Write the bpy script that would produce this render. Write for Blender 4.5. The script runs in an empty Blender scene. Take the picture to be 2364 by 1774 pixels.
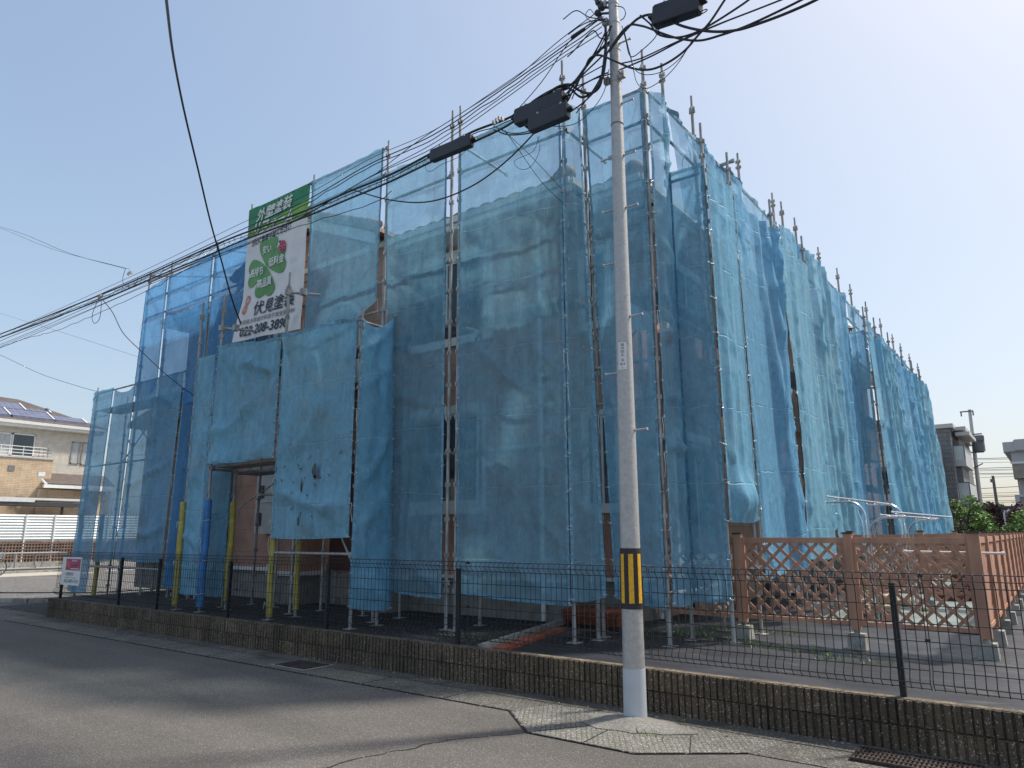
import bpy, bmesh, math, random
from mathutils import Vector, Matrix, noise
random.seed(7)
SC = bpy.context.scene
COL = SC.collection

# ---------------------------------------------------------------- camera, sky, sun, exposure
R = Matrix(((0.79843806, 0.12734944, 0.58845457),
            (0.60205862, -0.16124863, -0.78200019),
            (-0.00469979, 0.97866286, -0.20541887)))
CAMP = Vector((0, 0, 1.6))
cd = bpy.data.cameras.new('camera'); cam = bpy.data.objects.new('camera', cd); COL.objects.link(cam)
cam.matrix_world = Matrix.Translation(CAMP) @ R.to_4x4()
cd.sensor_width = 36; cd.lens = 36 * 1645 / 2364; cd.clip_start = 0.05; cd.clip_end = 3000
SC.camera = cam
SUN_AZ = math.atan2(0.57, 0.82)          # from +Y towards +X
SUN_EL = math.radians(56)
wd = bpy.data.worlds.new('World'); SC.world = wd; wd.use_nodes = True
wn = wd.node_tree.nodes; wl = wd.node_tree.links
bg = wn['Background']; sky = wn.new('ShaderNodeTexSky'); sky.sky_type = 'NISHITA'
sky.sun_disc = False; sky.sun_elevation = SUN_EL; sky.sun_rotation = SUN_AZ
sky.altitude = 0; sky.air_density = 1.0; sky.dust_density = 2.8; sky.ozone_density = 1.6
# thin high haze evens the sky out: brightness rolled off towards the sun
sg_ = wn.new('ShaderNodeSeparateColor'); wl.new(sky.outputs[0], sg_.inputs[0])
ma = wn.new('ShaderNodeVectorMath'); ma.operation = 'SCALE'; wl.new(sg_.outputs[1], ma.inputs[0]); ma.inputs[3].default_value = 1.55 * .15 * .3
mb_ = wn.new('ShaderNodeVectorMath'); mb_.operation = 'MULTIPLY_ADD'; wl.new(sky.outputs[0], mb_.inputs[0]); mb_.inputs[1].default_value = (1.55 * .15 * .7,) * 3; wl.new(ma.outputs[0], mb_.inputs[2])
mc_ = wn.new('ShaderNodeVectorMath'); mc_.operation = 'ADD'; wl.new(mb_.outputs[0], mc_.inputs[0]); mc_.inputs[1].default_value = (1, 1, 1)
dv = wn.new('ShaderNodeVectorMath'); dv.operation = 'DIVIDE'; wl.new(sky.outputs[0], dv.inputs[0]); wl.new(mc_.outputs[0], dv.inputs[1])
wl.new(dv.outputs[0], bg.inputs[0]); bg.inputs[1].default_value = 0.15
sl = bpy.data.lights.new('sun', 'SUN'); sl.energy = 2.0; sl.angle = math.radians(4.5); sl.color = (1, .95, .87)
so = bpy.data.objects.new('sun', sl); COL.objects.link(so)
sd = Vector((math.sin(SUN_AZ) * math.cos(SUN_EL), math.cos(SUN_AZ) * math.cos(SUN_EL), math.sin(SUN_EL)))
so.rotation_euler = sd.to_track_quat('Z', 'Y').to_euler(); so.location = (0, 0, 30)
SC.view_settings.view_transform = 'Standard'; SC.view_settings.look = 'None'
SC.view_settings.exposure = 1.32; SC.view_settings.gamma = 1
SC.render.engine = 'CYCLES'
SC.cycles.transparent_max_bounces = 16; SC.cycles.max_bounces = 6

# ---------------------------------------------------------------- measuring: a sight line met with a real plane
def ray(x, y): return R @ Vector((x - 1182, 887 - y, -1645))
def onY(x, y, v): r = ray(x, y); return CAMP + r * (v / r.y)
def onX(x, y, u): r = ray(x, y); return CAMP + r * (u / r.x)
def onZ(x, y, z): r = ray(x, y); return CAMP + r * ((z - 1.6) / r.z)

# ---------------------------------------------------------------- mesh helper
class MB:
    def __init__(s): s.v = []; s.f = []; s.sm = []; s.mi = []; s.uv = {}
    def add(s, vs, fs, smooth=False, m=0):
        b = len(s.v); s.v += [tuple(p) for p in vs]
        for f in fs: s.f.append([b + i for i in f]); s.sm.append(smooth); s.mi.append(m)
        return b
    def box(s, a, b, m=0):
        x0, y0, z0 = a; x1, y1, z1 = b
        if x0 > x1: x0, x1 = x1, x0
        if y0 > y1: y0, y1 = y1, y0
        if z0 > z1: z0, z1 = z1, z0
        s.add([(x0, y0, z0), (x1, y0, z0), (x1, y1, z0), (x0, y1, z0), (x0, y0, z1), (x1, y0, z1), (x1, y1, z1), (x0, y1, z1)],
              [(0, 3, 2, 1), (4, 5, 6, 7), (0, 1, 5, 4), (1, 2, 6, 5), (2, 3, 7, 6), (3, 0, 4, 7)], m=m)
    def obox(s, c, ax, ay, az, m=0):
        c = Vector(c); ax = Vector(ax); ay = Vector(ay); az = Vector(az)
        vs = [c + ax * i + ay * j + az * k for k in (-1, 1) for (i, j) in ((-1, -1), (1, -1), (1, 1), (-1, 1))]
        fl = ax.cross(ay).dot(az) < 0
        fs = [(0, 3, 2, 1), (4, 5, 6, 7), (0, 1, 5, 4), (1, 2, 6, 5), (2, 3, 7, 6), (3, 0, 4, 7)]
        if fl: fs = [tuple(reversed(f)) for f in fs]
        s.add(vs, fs, m=m)
    def bar(s, p, q, w, h, up=(0, 0, 1), m=0):
        p = Vector(p); q = Vector(q); d = (q - p); L = d.length
        if L < 1e-6: return
        d /= L; up = Vector(up)
        if abs(d.dot(up)) > .99: up = Vector((0, 1, 0))
        sx = d.cross(up).normalized(); uz = sx.cross(d)
        s.obox((p + q) / 2, d * (L / 2), sx * (w / 2), uz * (h / 2), m)
    def tube(s, path, r, n=8, cap=True, m=0, smooth=True):
        path = [Vector(p) for p in path]; N = len(path)
        rs = r if isinstance(r, (list, tuple)) else [r] * N
        d0 = (path[1] - path[0]).normalized()
        a = Vector((0, 0, 1)) if abs(d0.z) < .9 else Vector((1, 0, 0))
        u = d0.cross(a).normalized(); vs = []
        for i, p in enumerate(path):
            if i == 0: d = d0
            elif i == N - 1: d = (path[-1] - path[-2]).normalized()
            else: d = (path[i + 1] - path[i - 1]).normalized()
            u = (u - d * u.dot(d)).normalized(); w = d.cross(u)
            for k in range(n):
                t = 2 * math.pi * k / n; vs.append(p + (u * math.cos(t) + w * math.sin(t)) * rs[i])
        fs = []
        for i in range(N - 1):
            for k in range(n):
                k2 = (k + 1) % n; fs.append((i * n + k, i * n + k2, (i + 1) * n + k2, (i + 1) * n + k))
        s.add(vs, fs, smooth, m)
        if cap:
            s.add(vs[:n], [tuple(reversed(range(n)))], False, m); s.add(vs[-n:], [tuple(range(n))], False, m)
    def cyl(s, p, q, r, n=10, m=0, r2=None): s.tube([p, q], [r, r if r2 is None else r2], n, True, m)
    def ball(s, c, r, m=0, n=8, sc=(1, 1, 1)):
        vs = []; fs = []
        for i in range(n + 1):
            t = math.pi * i / n
            for k in range(n * 2 - 4 if n > 4 else n):
                pass
        K = 2 * n
        for i in range(1, n):
            t = math.pi * i / n
            for k in range(K):
                a = 2 * math.pi * k / K
                vs.append((c[0] + r * sc[0] * math.sin(t) * math.cos(a), c[1] + r * sc[1] * math.sin(t) * math.sin(a), c[2] + r * sc[2] * math.cos(t)))
        vs.append((c[0], c[1], c[2] + r * sc[2])); vs.append((c[0], c[1], c[2] - r * sc[2]))
        T = len(vs) - 2; B = len(vs) - 1
        for i in range(n - 2):
            for k in range(K):
                k2 = (k + 1) % K; fs.append((i * K + k, (i + 1) * K + k, (i + 1) * K + k2, i * K + k2))
        for k in range(K):
            k2 = (k + 1) % K; fs.append((T, k, k2)); fs.append((B, (n - 2) * K + k2, (n - 2) * K + k))
        s.add(vs, fs, True, m)
    def quad(s, a, b, c, d, m=0): s.add([a, b, c, d], [(0, 1, 2, 3)], m=m)
    def prism(s, pts, vec, m=0):
        n = len(pts); vec = Vector(vec); P = [Vector(p) for p in pts]; Q = [p + vec for p in P]
        s.add(P + Q, [tuple(reversed(range(n))), tuple(range(n, 2 * n))] + [(i, (i + 1) % n, n + (i + 1) % n, n + i) for i in range(n)], m=m)
    def grid(s, fn, nu, nv, smooth=True, m=0, uv=None):
        b = len(s.v)
        for j in range(nv + 1):
            for i in range(nu + 1):
                s.v.append(tuple(fn(i / nu, j / nv)))
                if uv: s.uv[b + j * (nu + 1) + i] = uv(i / nu, j / nv)
        for j in range(nv):
            for i in range(nu):
                a = b + j * (nu + 1) + i
                s.f.append([a, a + 1, a + nu + 2, a + nu + 1]); s.sm.append(smooth); s.mi.append(m)

def root_of(o):
    while o.parent: o = o.parent
    return o
def build(name, mb, mats, parent=None):
    if not isinstance(mats, (list, tuple)): mats = [mats]
    me = bpy.data.meshes.new(name)
    off = root_of(parent).location if parent else Vector((0, 0, 0))
    me.from_pydata([(x - off[0], y - off[1], z - off[2]) for x, y, z in mb.v], [], mb.f)
    me.polygons.foreach_set('use_smooth', mb.sm); me.polygons.foreach_set('material_index', mb.mi)
    if mb.uv:
        ul = me.uv_layers.new(name='UVMap')
        for l in me.loops: ul.data[l.index].uv = mb.uv.get(l.vertex_index, (0, 0))
    for m in mats: me.materials.append(m)
    me.update()
    o = bpy.data.objects.new(name, me); COL.objects.link(o)
    if parent: o.parent = parent
    return o
def tag(o, label, cat, group=None, kind=None):
    if label: o['label'] = label
    if cat: o['category'] = cat
    if group: o['group'] = group
    if kind: o['kind'] = kind
    return o
def thing(name, label, cat, loc=(0, 0, 0), group=None):
    o = bpy.data.objects.new(name, None); COL.objects.link(o); o.location = loc
    o.empty_display_size = .1
    return tag(o, label, cat, group)
def struct(name, mb, m):
    o = build(name, mb, m); o['kind'] = 'structure'; return o
def one(name, mb, m, label, cat, group=None, kind=None): return tag(build(name, mb, m), label, cat, group, kind)
def dup(root, delta, label=None):
    r = root.copy(); COL.objects.link(r); r.location = root.location + Vector(delta)
    if label: r['label'] = label
    for ch in list(root.children):
        c = ch.copy(); COL.objects.link(c); c.parent = r
        for g in ch.children:
            d = g.copy(); COL.objects.link(d); d.parent = c
    return r

# ---------------------------------------------------------------- materials
def newmat(name):
    m = bpy.data.materials.new(name); m.use_nodes = True
    return m, m.node_tree.nodes, m.node_tree.links, m.node_tree.nodes['Principled BSDF']
def ramp(n, stops):
    r = n.new('ShaderNodeValToRGB'); e = r.color_ramp.elements
    while len(e) < len(stops): e.new(.5)
    for i, (p, c) in enumerate(stops): e[i].position = p; e[i].color = (c[0], c[1], c[2], 1)
    return r
def M(name, col, rough=.7, metal=0, var=.12, scale=6, bump=0, bscale=40, detail=4, dirt=None, stretch=None):
    m, n, l, b = newmat(name)
    tc = n.new('ShaderNodeTexCoord'); nz = n.new('ShaderNodeTexNoise'); nz.inputs['Scale'].default_value = scale; nz.inputs['Detail'].default_value = detail
    src = tc.outputs['Object']
    if stretch:
        mp = n.new('ShaderNodeMapping'); mp.inputs['Scale'].default_value = stretch; l.new(src, mp.inputs[0]); src = mp.outputs[0]
    l.new(src, nz.inputs['Vector'])
    lo = [max(0, c * (1 - var * 1.6)) for c in col]; hi = [min(1, c * (1 + var * 1.6)) for c in col]
    r = ramp(n, [(.3, lo), (.7, hi)]); l.new(nz.outputs[0], r.inputs[0]); out = r.outputs[0]
    if dirt:
        n2 = n.new('ShaderNodeTexNoise'); n2.inputs['Scale'].default_value = dirt[1]; n2.inputs['Detail'].default_value = 7; l.new(src, n2.inputs['Vector'])
        r2 = ramp(n, [(dirt[2], (0, 0, 0)), (dirt[2] + .12, (1, 1, 1))]); l.new(n2.outputs[0], r2.inputs[0])
        mx = n.new('ShaderNodeMixRGB'); mx.inputs[2].default_value = (*dirt[0], 1); l.new(r2.outputs[0], mx.inputs[0]); l.new(out, mx.inputs[1]); out = mx.outputs[0]
    l.new(out, b.inputs['Base Color']); b.inputs['Roughness'].default_value = rough; b.inputs['Metallic'].default_value = metal
    if bump:
        n3 = n.new('ShaderNodeTexNoise'); n3.inputs['Scale'].default_value = bscale; n3.inputs['Detail'].default_value = 5; l.new(src, n3.inputs['Vector'])
        bp = n.new('ShaderNodeBump'); bp.inputs['Strength'].default_value = bump; bp.inputs['Distance'].default_value = .02
        l.new(n3.outputs[0], bp.inputs['Height']); l.new(bp.outputs[0], b.inputs['Normal'])
    return m
def speck(name, base, hi, sc, thr=.12, rough=.9, big=(.8, 1.15), bump=.5, mott=None, grid=None, wear=None, blocks=False):
    """ground with aggregate: small stones of lighter colour in a darker binder"""
    m, n, l, b = newmat(name)
    tc = n.new('ShaderNodeTexCoord')
    vo = n.new('ShaderNodeTexVoronoi'); vo.inputs['Scale'].default_value = sc; l.new(tc.outputs['Object'], vo.inputs['Vector'])
    sep = n.new('ShaderNodeSeparateColor'); l.new(vo.outputs['Color'], sep.inputs[0])
    rr = ramp(n, [(0, [c * .55 for c in base]), (1 - thr * 1.4, base), (1 - thr, [(a + c) / 2 for a, c in zip(base, hi)]), (.995, hi)])
    l.new(sep.outputs[0], rr.inputs[0])
    nz = n.new('ShaderNodeTexNoise'); nz.inputs['Scale'].default_value = .9; nz.inputs['Detail'].default_value = 6; nz.inputs['Roughness'].default_value = .6; l.new(tc.outputs['Object'], nz.inputs['Vector'])
    r2 = ramp(n, [(.3, (big[0],) * 3), (.7, (big[1],) * 3)]); l.new(nz.outputs[0], r2.inputs[0])
    mx = n.new('ShaderNodeMixRGB'); mx.blend_type = 'MULTIPLY'; mx.inputs[0].default_value = 1; l.new(rr.outputs[0], mx.inputs[1]); l.new(r2.outputs[0], mx.inputs[2]); out = mx.outputs[0]
    if mott:
        n4 = n.new('ShaderNodeTexNoise'); n4.inputs['Scale'].default_value = mott[1]; n4.inputs['Detail'].default_value = 8; l.new(tc.outputs['Object'], n4.inputs['Vector'])
        r4 = ramp(n, [(mott[2], (0, 0, 0)), (mott[2] + .15, (1, 1, 1))]); l.new(n4.outputs[0], r4.inputs[0])
        m4 = n.new('ShaderNodeMixRGB'); m4.inputs[2].default_value = (*mott[0], 1); l.new(r4.outputs[0], m4.inputs[0]); l.new(out, m4.inputs[1]); out = m4.outputs[0]
    if wear:
        mpw = n.new('ShaderNodeMapping'); mpw.inputs['Scale'].default_value = wear; l.new(tc.outputs['Object'], mpw.inputs[0])
        nw = n.new('ShaderNodeTexNoise'); nw.inputs['Scale'].default_value = 1; nw.inputs['Detail'].default_value = 5; l.new(mpw.outputs[0], nw.inputs['Vector'])
        rw = ramp(n, [(.35, (.82,) * 3), (.5, (1,) * 3), (.65, (1.14,) * 3)]); l.new(nw.outputs[0], rw.inputs[0])
        mw = n.new('ShaderNodeMixRGB'); mw.blend_type = 'MULTIPLY'; mw.inputs[0].default_value = 1; l.new(out, mw.inputs[1]); l.new(rw.outputs[0], mw.inputs[2]); out = mw.outputs[0]
    if blocks:
        sxb = n.new('ShaderNodeSeparateXYZ'); cxb = n.new('ShaderNodeCombineXYZ'); l.new(tc.outputs['Object'], sxb.inputs[0]); l.new(sxb.outputs[0], cxb.inputs[0]); l.new(sxb.outputs[2], cxb.inputs[1])
        bb = n.new('ShaderNodeTexBrick'); bb.inputs['Scale'].default_value = 1; bb.inputs['Brick Width'].default_value = .39; bb.inputs['Row Height'].default_value = .19; bb.inputs['Mortar Size'].default_value = .006
        bb.inputs['Color1'].default_value = (.78, .78, .80, 1); bb.inputs['Color2'].default_value = (1.18, 1.16, 1.12, 1); bb.inputs['Mortar'].default_value = (.5, .5, .48, 1); l.new(cxb.outputs[0], bb.inputs['Vector'])
        mbk = n.new('ShaderNodeMixRGB'); mbk.blend_type = 'MULTIPLY'; mbk.inputs[0].default_value = 1; l.new(out, mbk.inputs[1]); l.new(bb.outputs[0], mbk.inputs[2]); out = mbk.outputs[0]
    h = sep.outputs[0]
    if grid:  # pressed grid of small tiles (embossed concrete covers)
        mp = n.new('ShaderNodeMapping'); mp.inputs['Rotation'].default_value = (0, 0, grid[2]); l.new(tc.outputs['Object'], mp.inputs[0])
        br = n.new('ShaderNodeTexBrick'); br.inputs['Scale'].default_value = 1; br.inputs['Brick Width'].default_value = grid[0]; br.inputs['Row Height'].default_value = grid[1]
        br.inputs['Mortar Size'].default_value = .006; br.inputs['Mortar Smooth'].default_value = .4; br.offset = grid[3]
        br.inputs['Color1'].default_value = (1, 1, 1, 1); br.inputs['Color2'].default_value = (.86, .86, .86, 1); br.inputs['Mortar'].default_value = (.55, .54, .50, 1)
        l.new(mp.outputs[0], br.inputs['Vector'])
        m5 = n.new('ShaderNodeMixRGB'); m5.blend_type = 'MULTIPLY'; m5.inputs[0].default_value = .9; l.new(out, m5.inputs[1]); l.new(br.outputs[0], m5.inputs[2]); out = m5.outputs[0]
        h = br.outputs['Fac']
    l.new(out, b.inputs['Base Color']); b.inputs['Roughness'].default_value = rough
    bp = n.new('ShaderNodeBump'); bp.inputs['Strength'].default_value = bump; bp.inputs['Distance'].default_value = .004; bp.invert = bool(grid)
    l.new(h, bp.inputs['Height']); l.new(bp.outputs[0], b.inputs['Normal'])
    return m
def brickmat(name, c1, c2, mortar, w, h, axis='XZ', rough=.8, ms=.008, bump=.4, offset=.5):
    m, n, l, b = newmat(name)
    tc = n.new('ShaderNodeTexCoord'); sx = n.new('ShaderNodeSeparateXYZ'); cx = n.new('ShaderNodeCombineXYZ')
    l.new(tc.outputs['Object'], sx.inputs[0])
    if axis == 'XY+':
        ad = n.new('ShaderNodeMath'); ad.operation = 'ADD'; l.new(sx.outputs[0], ad.inputs[0]); l.new(sx.outputs[1], ad.inputs[1]); l.new(ad.outputs[0], cx.inputs[0])
    else: l.new(sx.outputs['XY'.index(axis[0])], cx.inputs[0])
    l.new(sx.outputs[2], cx.inputs[1])
    br = n.new('ShaderNodeTexBrick'); br.inputs['Scale'].default_value = 1; br.inputs['Brick Width'].default_value = w; br.inputs['Row Height'].default_value = h; br.offset = offset
    br.inputs['Mortar Size'].default_value = ms; br.inputs['Color1'].default_value = (*c1, 1); br.inputs['Color2'].default_value = (*c2, 1); br.inputs['Mortar'].default_value = (*mortar, 1)
    l.new(cx.outputs[0], br.inputs['Vector'])
    nz = n.new('ShaderNodeTexNoise'); nz.inputs['Scale'].default_value = 3; nz.inputs['Detail'].default_value = 8; l.new(tc.outputs['Object'], nz.inputs['Vector'])
    r2 = ramp(n, [(.3, (.8,) * 3), (.7, (1.1,) * 3)]); l.new(nz.outputs[0], r2.inputs[0])
    mx = n.new('ShaderNodeMixRGB'); mx.blend_type = 'MULTIPLY'; mx.inputs[0].default_value = 1; l.new(br.outputs[0], mx.inputs[1]); l.new(r2.outputs[0], mx.inputs[2])
    l.new(mx.outputs[0], b.inputs['Base Color']); b.inputs['Roughness'].default_value = rough
    bp = n.new('ShaderNodeBump'); bp.invert = True; bp.inputs['Strength'].default_value = bump; bp.inputs['Distance'].default_value = .01; l.new(br.outputs['Fac'], bp.inputs['Height']); l.new(bp.outputs[0], b.inputs['Normal'])
    return m

def netmat(name, col, opac, dirt=.25, dcol=(.20, .25, .25), transl=.45, grime=.5):
    """woven scaffold sheeting: partly see-through, lets some light through, creased along its folds"""
    m, n, l, b = newmat(name); n.remove(b); out = n['Material Output']
    tc = n.new('ShaderNodeTexCoord'); uv = tc.outputs['UV']
    sx = n.new('ShaderNodeSeparateXYZ'); l.new(uv, sx.inputs[0])
    def mth(op, a, c=None, cl=False):
        q = n.new('ShaderNodeMath'); q.operation = op; q.use_clamp = cl
        for i, x in enumerate((a, c)):
            if x is None: continue
            if isinstance(x, (int, float)): q.inputs[i].default_value = x
            else: l.new(x, q.inputs[i])
        return q.outputs[0]
    nz = n.new('ShaderNodeTexNoise'); nz.inputs['Scale'].default_value = 1.6; nz.inputs['Detail'].default_value = 9; nz.inputs['Roughness'].default_value = .62; l.new(tc.outputs['Object'], nz.inputs['Vector'])
    mp = n.new('ShaderNodeMapping'); mp.inputs['Scale'].default_value = (7, 7, .7); l.new(tc.outputs['Object'], mp.inputs[0])
    nv = n.new('ShaderNodeTexNoise'); nv.inputs['Scale'].default_value = 1.2; nv.inputs['Detail'].default_value = 8; nv.inputs['Roughness'].default_value = .65; l.new(mp.outputs[0], nv.inputs['Vector'])
    # fold creases: thin lines on a grid of folds, wobbling
    wob = mth('MULTIPLY', mth('SUBTRACT', nz.outputs[0], .5), .10)
    def crease(coord, period, width):
        t = mth('FRACT', mth('DIVIDE', mth('ADD', coord, wob), period)); d = mth('ABSOLUTE', mth('SUBTRACT', t, .5))
        return mth('SUBTRACT', 1.0, mth('DIVIDE', d, width / period), True)
    cr = mth('MAXIMUM', crease(sx.outputs[0], .46, .008), crease(sx.outputs[1], .93, .011))
    nb = n.new('ShaderNodeTexNoise'); nb.inputs['Scale'].default_value = 4; l.new(tc.outputs['Object'], nb.inputs['Vector'])
    cr = mth('MULTIPLY', cr, mth('MULTIPLY', mth('SUBTRACT', nb.outputs[0], .38), 4.0, True))
    # colour
    nf = n.new('ShaderNodeTexNoise'); nf.inputs['Scale'].default_value = 9; nf.inputs['Detail'].default_value = 10; nf.inputs['Roughness'].default_value = .8; l.new(tc.outputs['Object'], nf.inputs['Vector'])
    lo = [c * .74 for c in col]; hi = [min(1, c * 1.26) for c in col]
    r1 = ramp(n, [(.36, lo), (.64, hi)]); l.new(mth('ADD', mth('MULTIPLY', nv.outputs[0], .35), mth('MULTIPLY', nf.outputs[0], .65)), r1.inputs[0])
    dm = n.new('ShaderNodeMixRGB'); dm.inputs[2].default_value = (*dcol, 1); l.new(r1.outputs[0], dm.inputs[1])
    rd = ramp(n, [(.5, (0,) * 3), (.72, (1,) * 3)]); l.new(nz.outputs[0], rd.inputs[0]); l.new(mth('MULTIPLY', rd.outputs[0], dirt), dm.inputs[0])
    cm = n.new('ShaderNodeMixRGB'); cm.inputs[2].default_value = (min(1, col[0] * 2 + .12), min(1, col[1] * 1.5 + .12), min(1, col[2] * 1.3 + .12), 1)
    l.new(dm.outputs[0], cm.inputs[1]); l.new(mth('MULTIPLY', cr, .6), cm.inputs[0])
    # tiny bright snags and paint specks
    vo = n.new('ShaderNodeTexVoronoi'); vo.inputs['Scale'].default_value = 2.3; l.new(tc.outputs['Object'], vo.inputs['Vector'])
    sp = mth('LESS_THAN', vo.outputs['Distance'], .035)
    cs = n.new('ShaderNodeMixRGB'); cs.inputs[2].default_value = (.6, .72, .75, 1); l.new(cm.outputs[0], cs.inputs[1]); l.new(mth('MULTIPLY', sp, grime), cs.inputs[0])
    bp = n.new('ShaderNodeBump'); bp.inputs['Strength'].default_value = .8; bp.inputs['Distance'].default_value = .03
    # crumple: sharp creases meeting at points, stretched down the cloth
    mpc = n.new('ShaderNodeMapping'); mpc.inputs['Scale'].default_value = (1.9, 1.9, .95); l.new(tc.outputs['Object'], mpc.inputs[0])
    nd = n.new('ShaderNodeVectorMath'); nd.operation = 'MULTIPLY_ADD'; l.new(nf.outputs['Color'], nd.inputs[0]); nd.inputs[1].default_value = (.22, .22, .22); l.new(mpc.outputs[0], nd.inputs[2])
    def voe(sc):
        vc = n.new('ShaderNodeTexVoronoi'); vc.feature = 'DISTANCE_TO_EDGE'; vc.inputs['Scale'].default_value = sc; l.new(nd.outputs[0], vc.inputs['Vector'])
        return mth('SUBTRACT', 1.0, mth('MULTIPLY', vc.outputs['Distance'], 9.0), True)
    crump = mth('ADD', mth('MULTIPLY', voe(1.1), mth('MULTIPLY', nb.outputs[0], .8)), mth('MULTIPLY', voe(2.7), mth('MULTIPLY', mth('SUBTRACT', nz.outputs[0], .35, True), 1.0)))
    hh = mth('ADD', mth('MULTIPLY', crump, .17), mth('ADD', mth('MULTIPLY', cr, .5), mth('ADD', mth('MULTIPLY', nv.outputs[0], .45), mth('ADD', mth('MULTIPLY', nz.outputs[0], .9), mth('MULTIPLY', nf.outputs[0], .25))))); l.new(hh, bp.inputs['Height'])
    df = n.new('ShaderNodeBsdfPrincipled'); df.inputs['Roughness'].default_value = .55; l.new(cs.outputs[0], df.inputs['Base Color']); l.new(bp.outputs[0], df.inputs['Normal'])
    df.inputs['Specular IOR Level'].default_value = .35
    tl = n.new('ShaderNodeBsdfTranslucent'); l.new(cs.outputs[0], tl.inputs[0]); l.new(bp.outputs[0], tl.inputs[1])
    m1 = n.new('ShaderNodeMixShader'); m1.inputs[0].default_value = transl; l.new(df.outputs[0], m1.inputs[1]); l.new(tl.outputs[0], m1.inputs[2])
    tr = n.new('ShaderNodeBsdfTransparent'); tr.inputs[0].default_value = (.80, .93, 1, 1)
    op = mth('ADD', mth('MULTIPLY', mth('SUBTRACT', nz.outputs[0], .5), .25), mth('ADD', opac, mth('MULTIPLY', cr, .25)), True)
    m2 = n.new('ShaderNodeMixShader'); l.new(op, m2.inputs[0]); l.new(tr.outputs[0], m2.inputs[1]); l.new(m1.outputs[0], m2.inputs[2])
    l.new(m2.outputs[0], out.inputs['Surface'])
    return m

asphalt = speck('asphalt', (.138, .123, .108), (.36, .34, .31), 190, .06, big=(.9, 1.08), mott=((.118, .106, .094), 1.2, .64), wear=(.12, 1.1, 1))
paving = speck('embossed concrete paving', (.22, .20, .165), (.5, .48, .43), 110, .12, big=(.6, 1.1), grid=(.062, .036, .25, .5), mott=((.09, .085, .07), 1.7, .56))
paving2 = speck('embossed concrete splay', (.25, .235, .20), (.55, .53, .47), 110, .12, big=(.7, 1.1), grid=(.058, .042, 1.0, 0), mott=((.10, .095, .08), 1.7, .60))
gutterc = speck('stained gutter concrete', (.15, .135, .11), (.42, .4, .36), 100, .08, big=(.55, 1.15), mott=((.055, .055, .042), 3.0, .52))
weedsheet = M('black weed-proof sheet', (.030, .031, .036), .5, var=.4, scale=1.3, bump=1, bscale=4, dirt=((.085, .083, .083), 3.2, .60), stretch=(.6, 1.6, 1))
oldasph = speck('dark old asphalt', (.022, .020, .018), (.3, .29, .27), 80, .06, big=(.7, 1.2))
lotc = speck('pale asphalt of the side road', (.135, .125, .112), (.5, .48, .45), 60, .1)
earth = M('earth', (.13, .12, .09), .95, var=.2, scale=.7)
palesheet = M('pale green sheet', (.17, .21, .195), .6, var=.2, scale=1.5, bump=.6, bscale=4)
ribmat = speck('split block with pebbles', (.165, .122, .082), (.55, .51, .43), 130, .05, big=(.6, 1.2), bump=.9, mott=((.08, .065, .042), 2.6, .58), wear=(3, 3, .6), blocks=True)
wallcap = M('mossy wall cap', (.20, .155, .105), .95, var=.35, scale=8, bump=.6, bscale=60, dirt=((.06, .055, .045), 5, .5))
concrete = M('weathered concrete', (.33, .31, .27), .9, var=.2, scale=5, bump=.4, bscale=60, dirt=((.15, .15, .11), 6, .58))
whitecrete = speck('pale render collar', (.27, .25, .21), (.42, .40, .36), 160, .2, big=(.7, 1.2), mott=((.17, .155, .125), 3.2, .50))
galv = M('galvanised steel', (.47, .455, .44), .5, metal=.45, var=.07, scale=28, detail=3, bump=.12, bscale=50, dirt=((.36, .35, .35), 14, .58))
scaf = M('scaffold steel', (.36, .36, .35), .6, metal=.3, var=.2, scale=14, dirt=((.20, .18, .16), 9, .58), stretch=(1, 1, .35))
deckm = M('scaffold deck steel', (.30, .30, .29), .6, metal=.3, var=.2, scale=6)
blackwire = M('black coated wire', (.010, .013, .016), .45, var=.1)
cablem = M('black cable', (.02, .022, .028), .5, var=.1)
boxm = M('black closure plastic', (.028, .03, .036), .45, var=.2, scale=3)
white = M('white painted metal', (.72, .72, .70), .5, var=.05)
palepaint = M('pale grey paint', (.52, .54, .57), .5, var=.05, scale=5, dirt=((.38, .38, .37), 5, .62))
blackband = M('black rubber band', (.02, .02, .022), .5, var=.1)
yellowr = M('yellow reflective', (.80, .42, .02), .45, var=.12, scale=40)
yfoam = M('yellow foam', (.47, .40, .10), .8, var=.12, scale=9, bump=.2, bscale=20, dirt=((.40, .36, .10), 4, .6))
bfoam = M('blue foam', (.06, .22, .50), .75, var=.1, scale=9, bump=.2, bscale=20)
cord = M('white cord', (.62, .66, .68), .8, var=.1)
brown = M('terracotta brown fence resin', (.50, .26, .165), .6, var=.16, scale=5, stretch=(1, 1, .3), bump=.15, bscale=40, dirt=((.38, .20, .13), 2.5, .56))
browncap = M('dark cap', (.05, .04, .04), .5, var=.1)
terra = brickmat('terracotta siding', (.52, .29, .21), (.50, .275, .20), (.34, .18, .13), .46, .46, 'XY+', ms=.006, bump=.3)
base_c = M('foundation render', (.30, .28, .25), .9, var=.15, scale=3, bump=.3, bscale=40, dirt=((.18, .17, .15), 3, .55))
trimw = M('off-white trim', (.78, .76, .72), .7, var=.06, scale=4)
tile = M('terracotta roof tile', (.42, .27, .19), .75, var=.35, scale=5, bump=.4, bscale=25, dirt=((.18, .14, .11), 4, .55))
glass = M('window glass', (.05, .07, .09), .08, var=.1, scale=2)
curtain = M('net curtain behind glass', (.42, .44, .45), .5, var=.25, scale=6, stretch=(1, 12, .4))
greyfr = M('grey brown frame', (.34, .30, .27), .5, var=.1)
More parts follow.
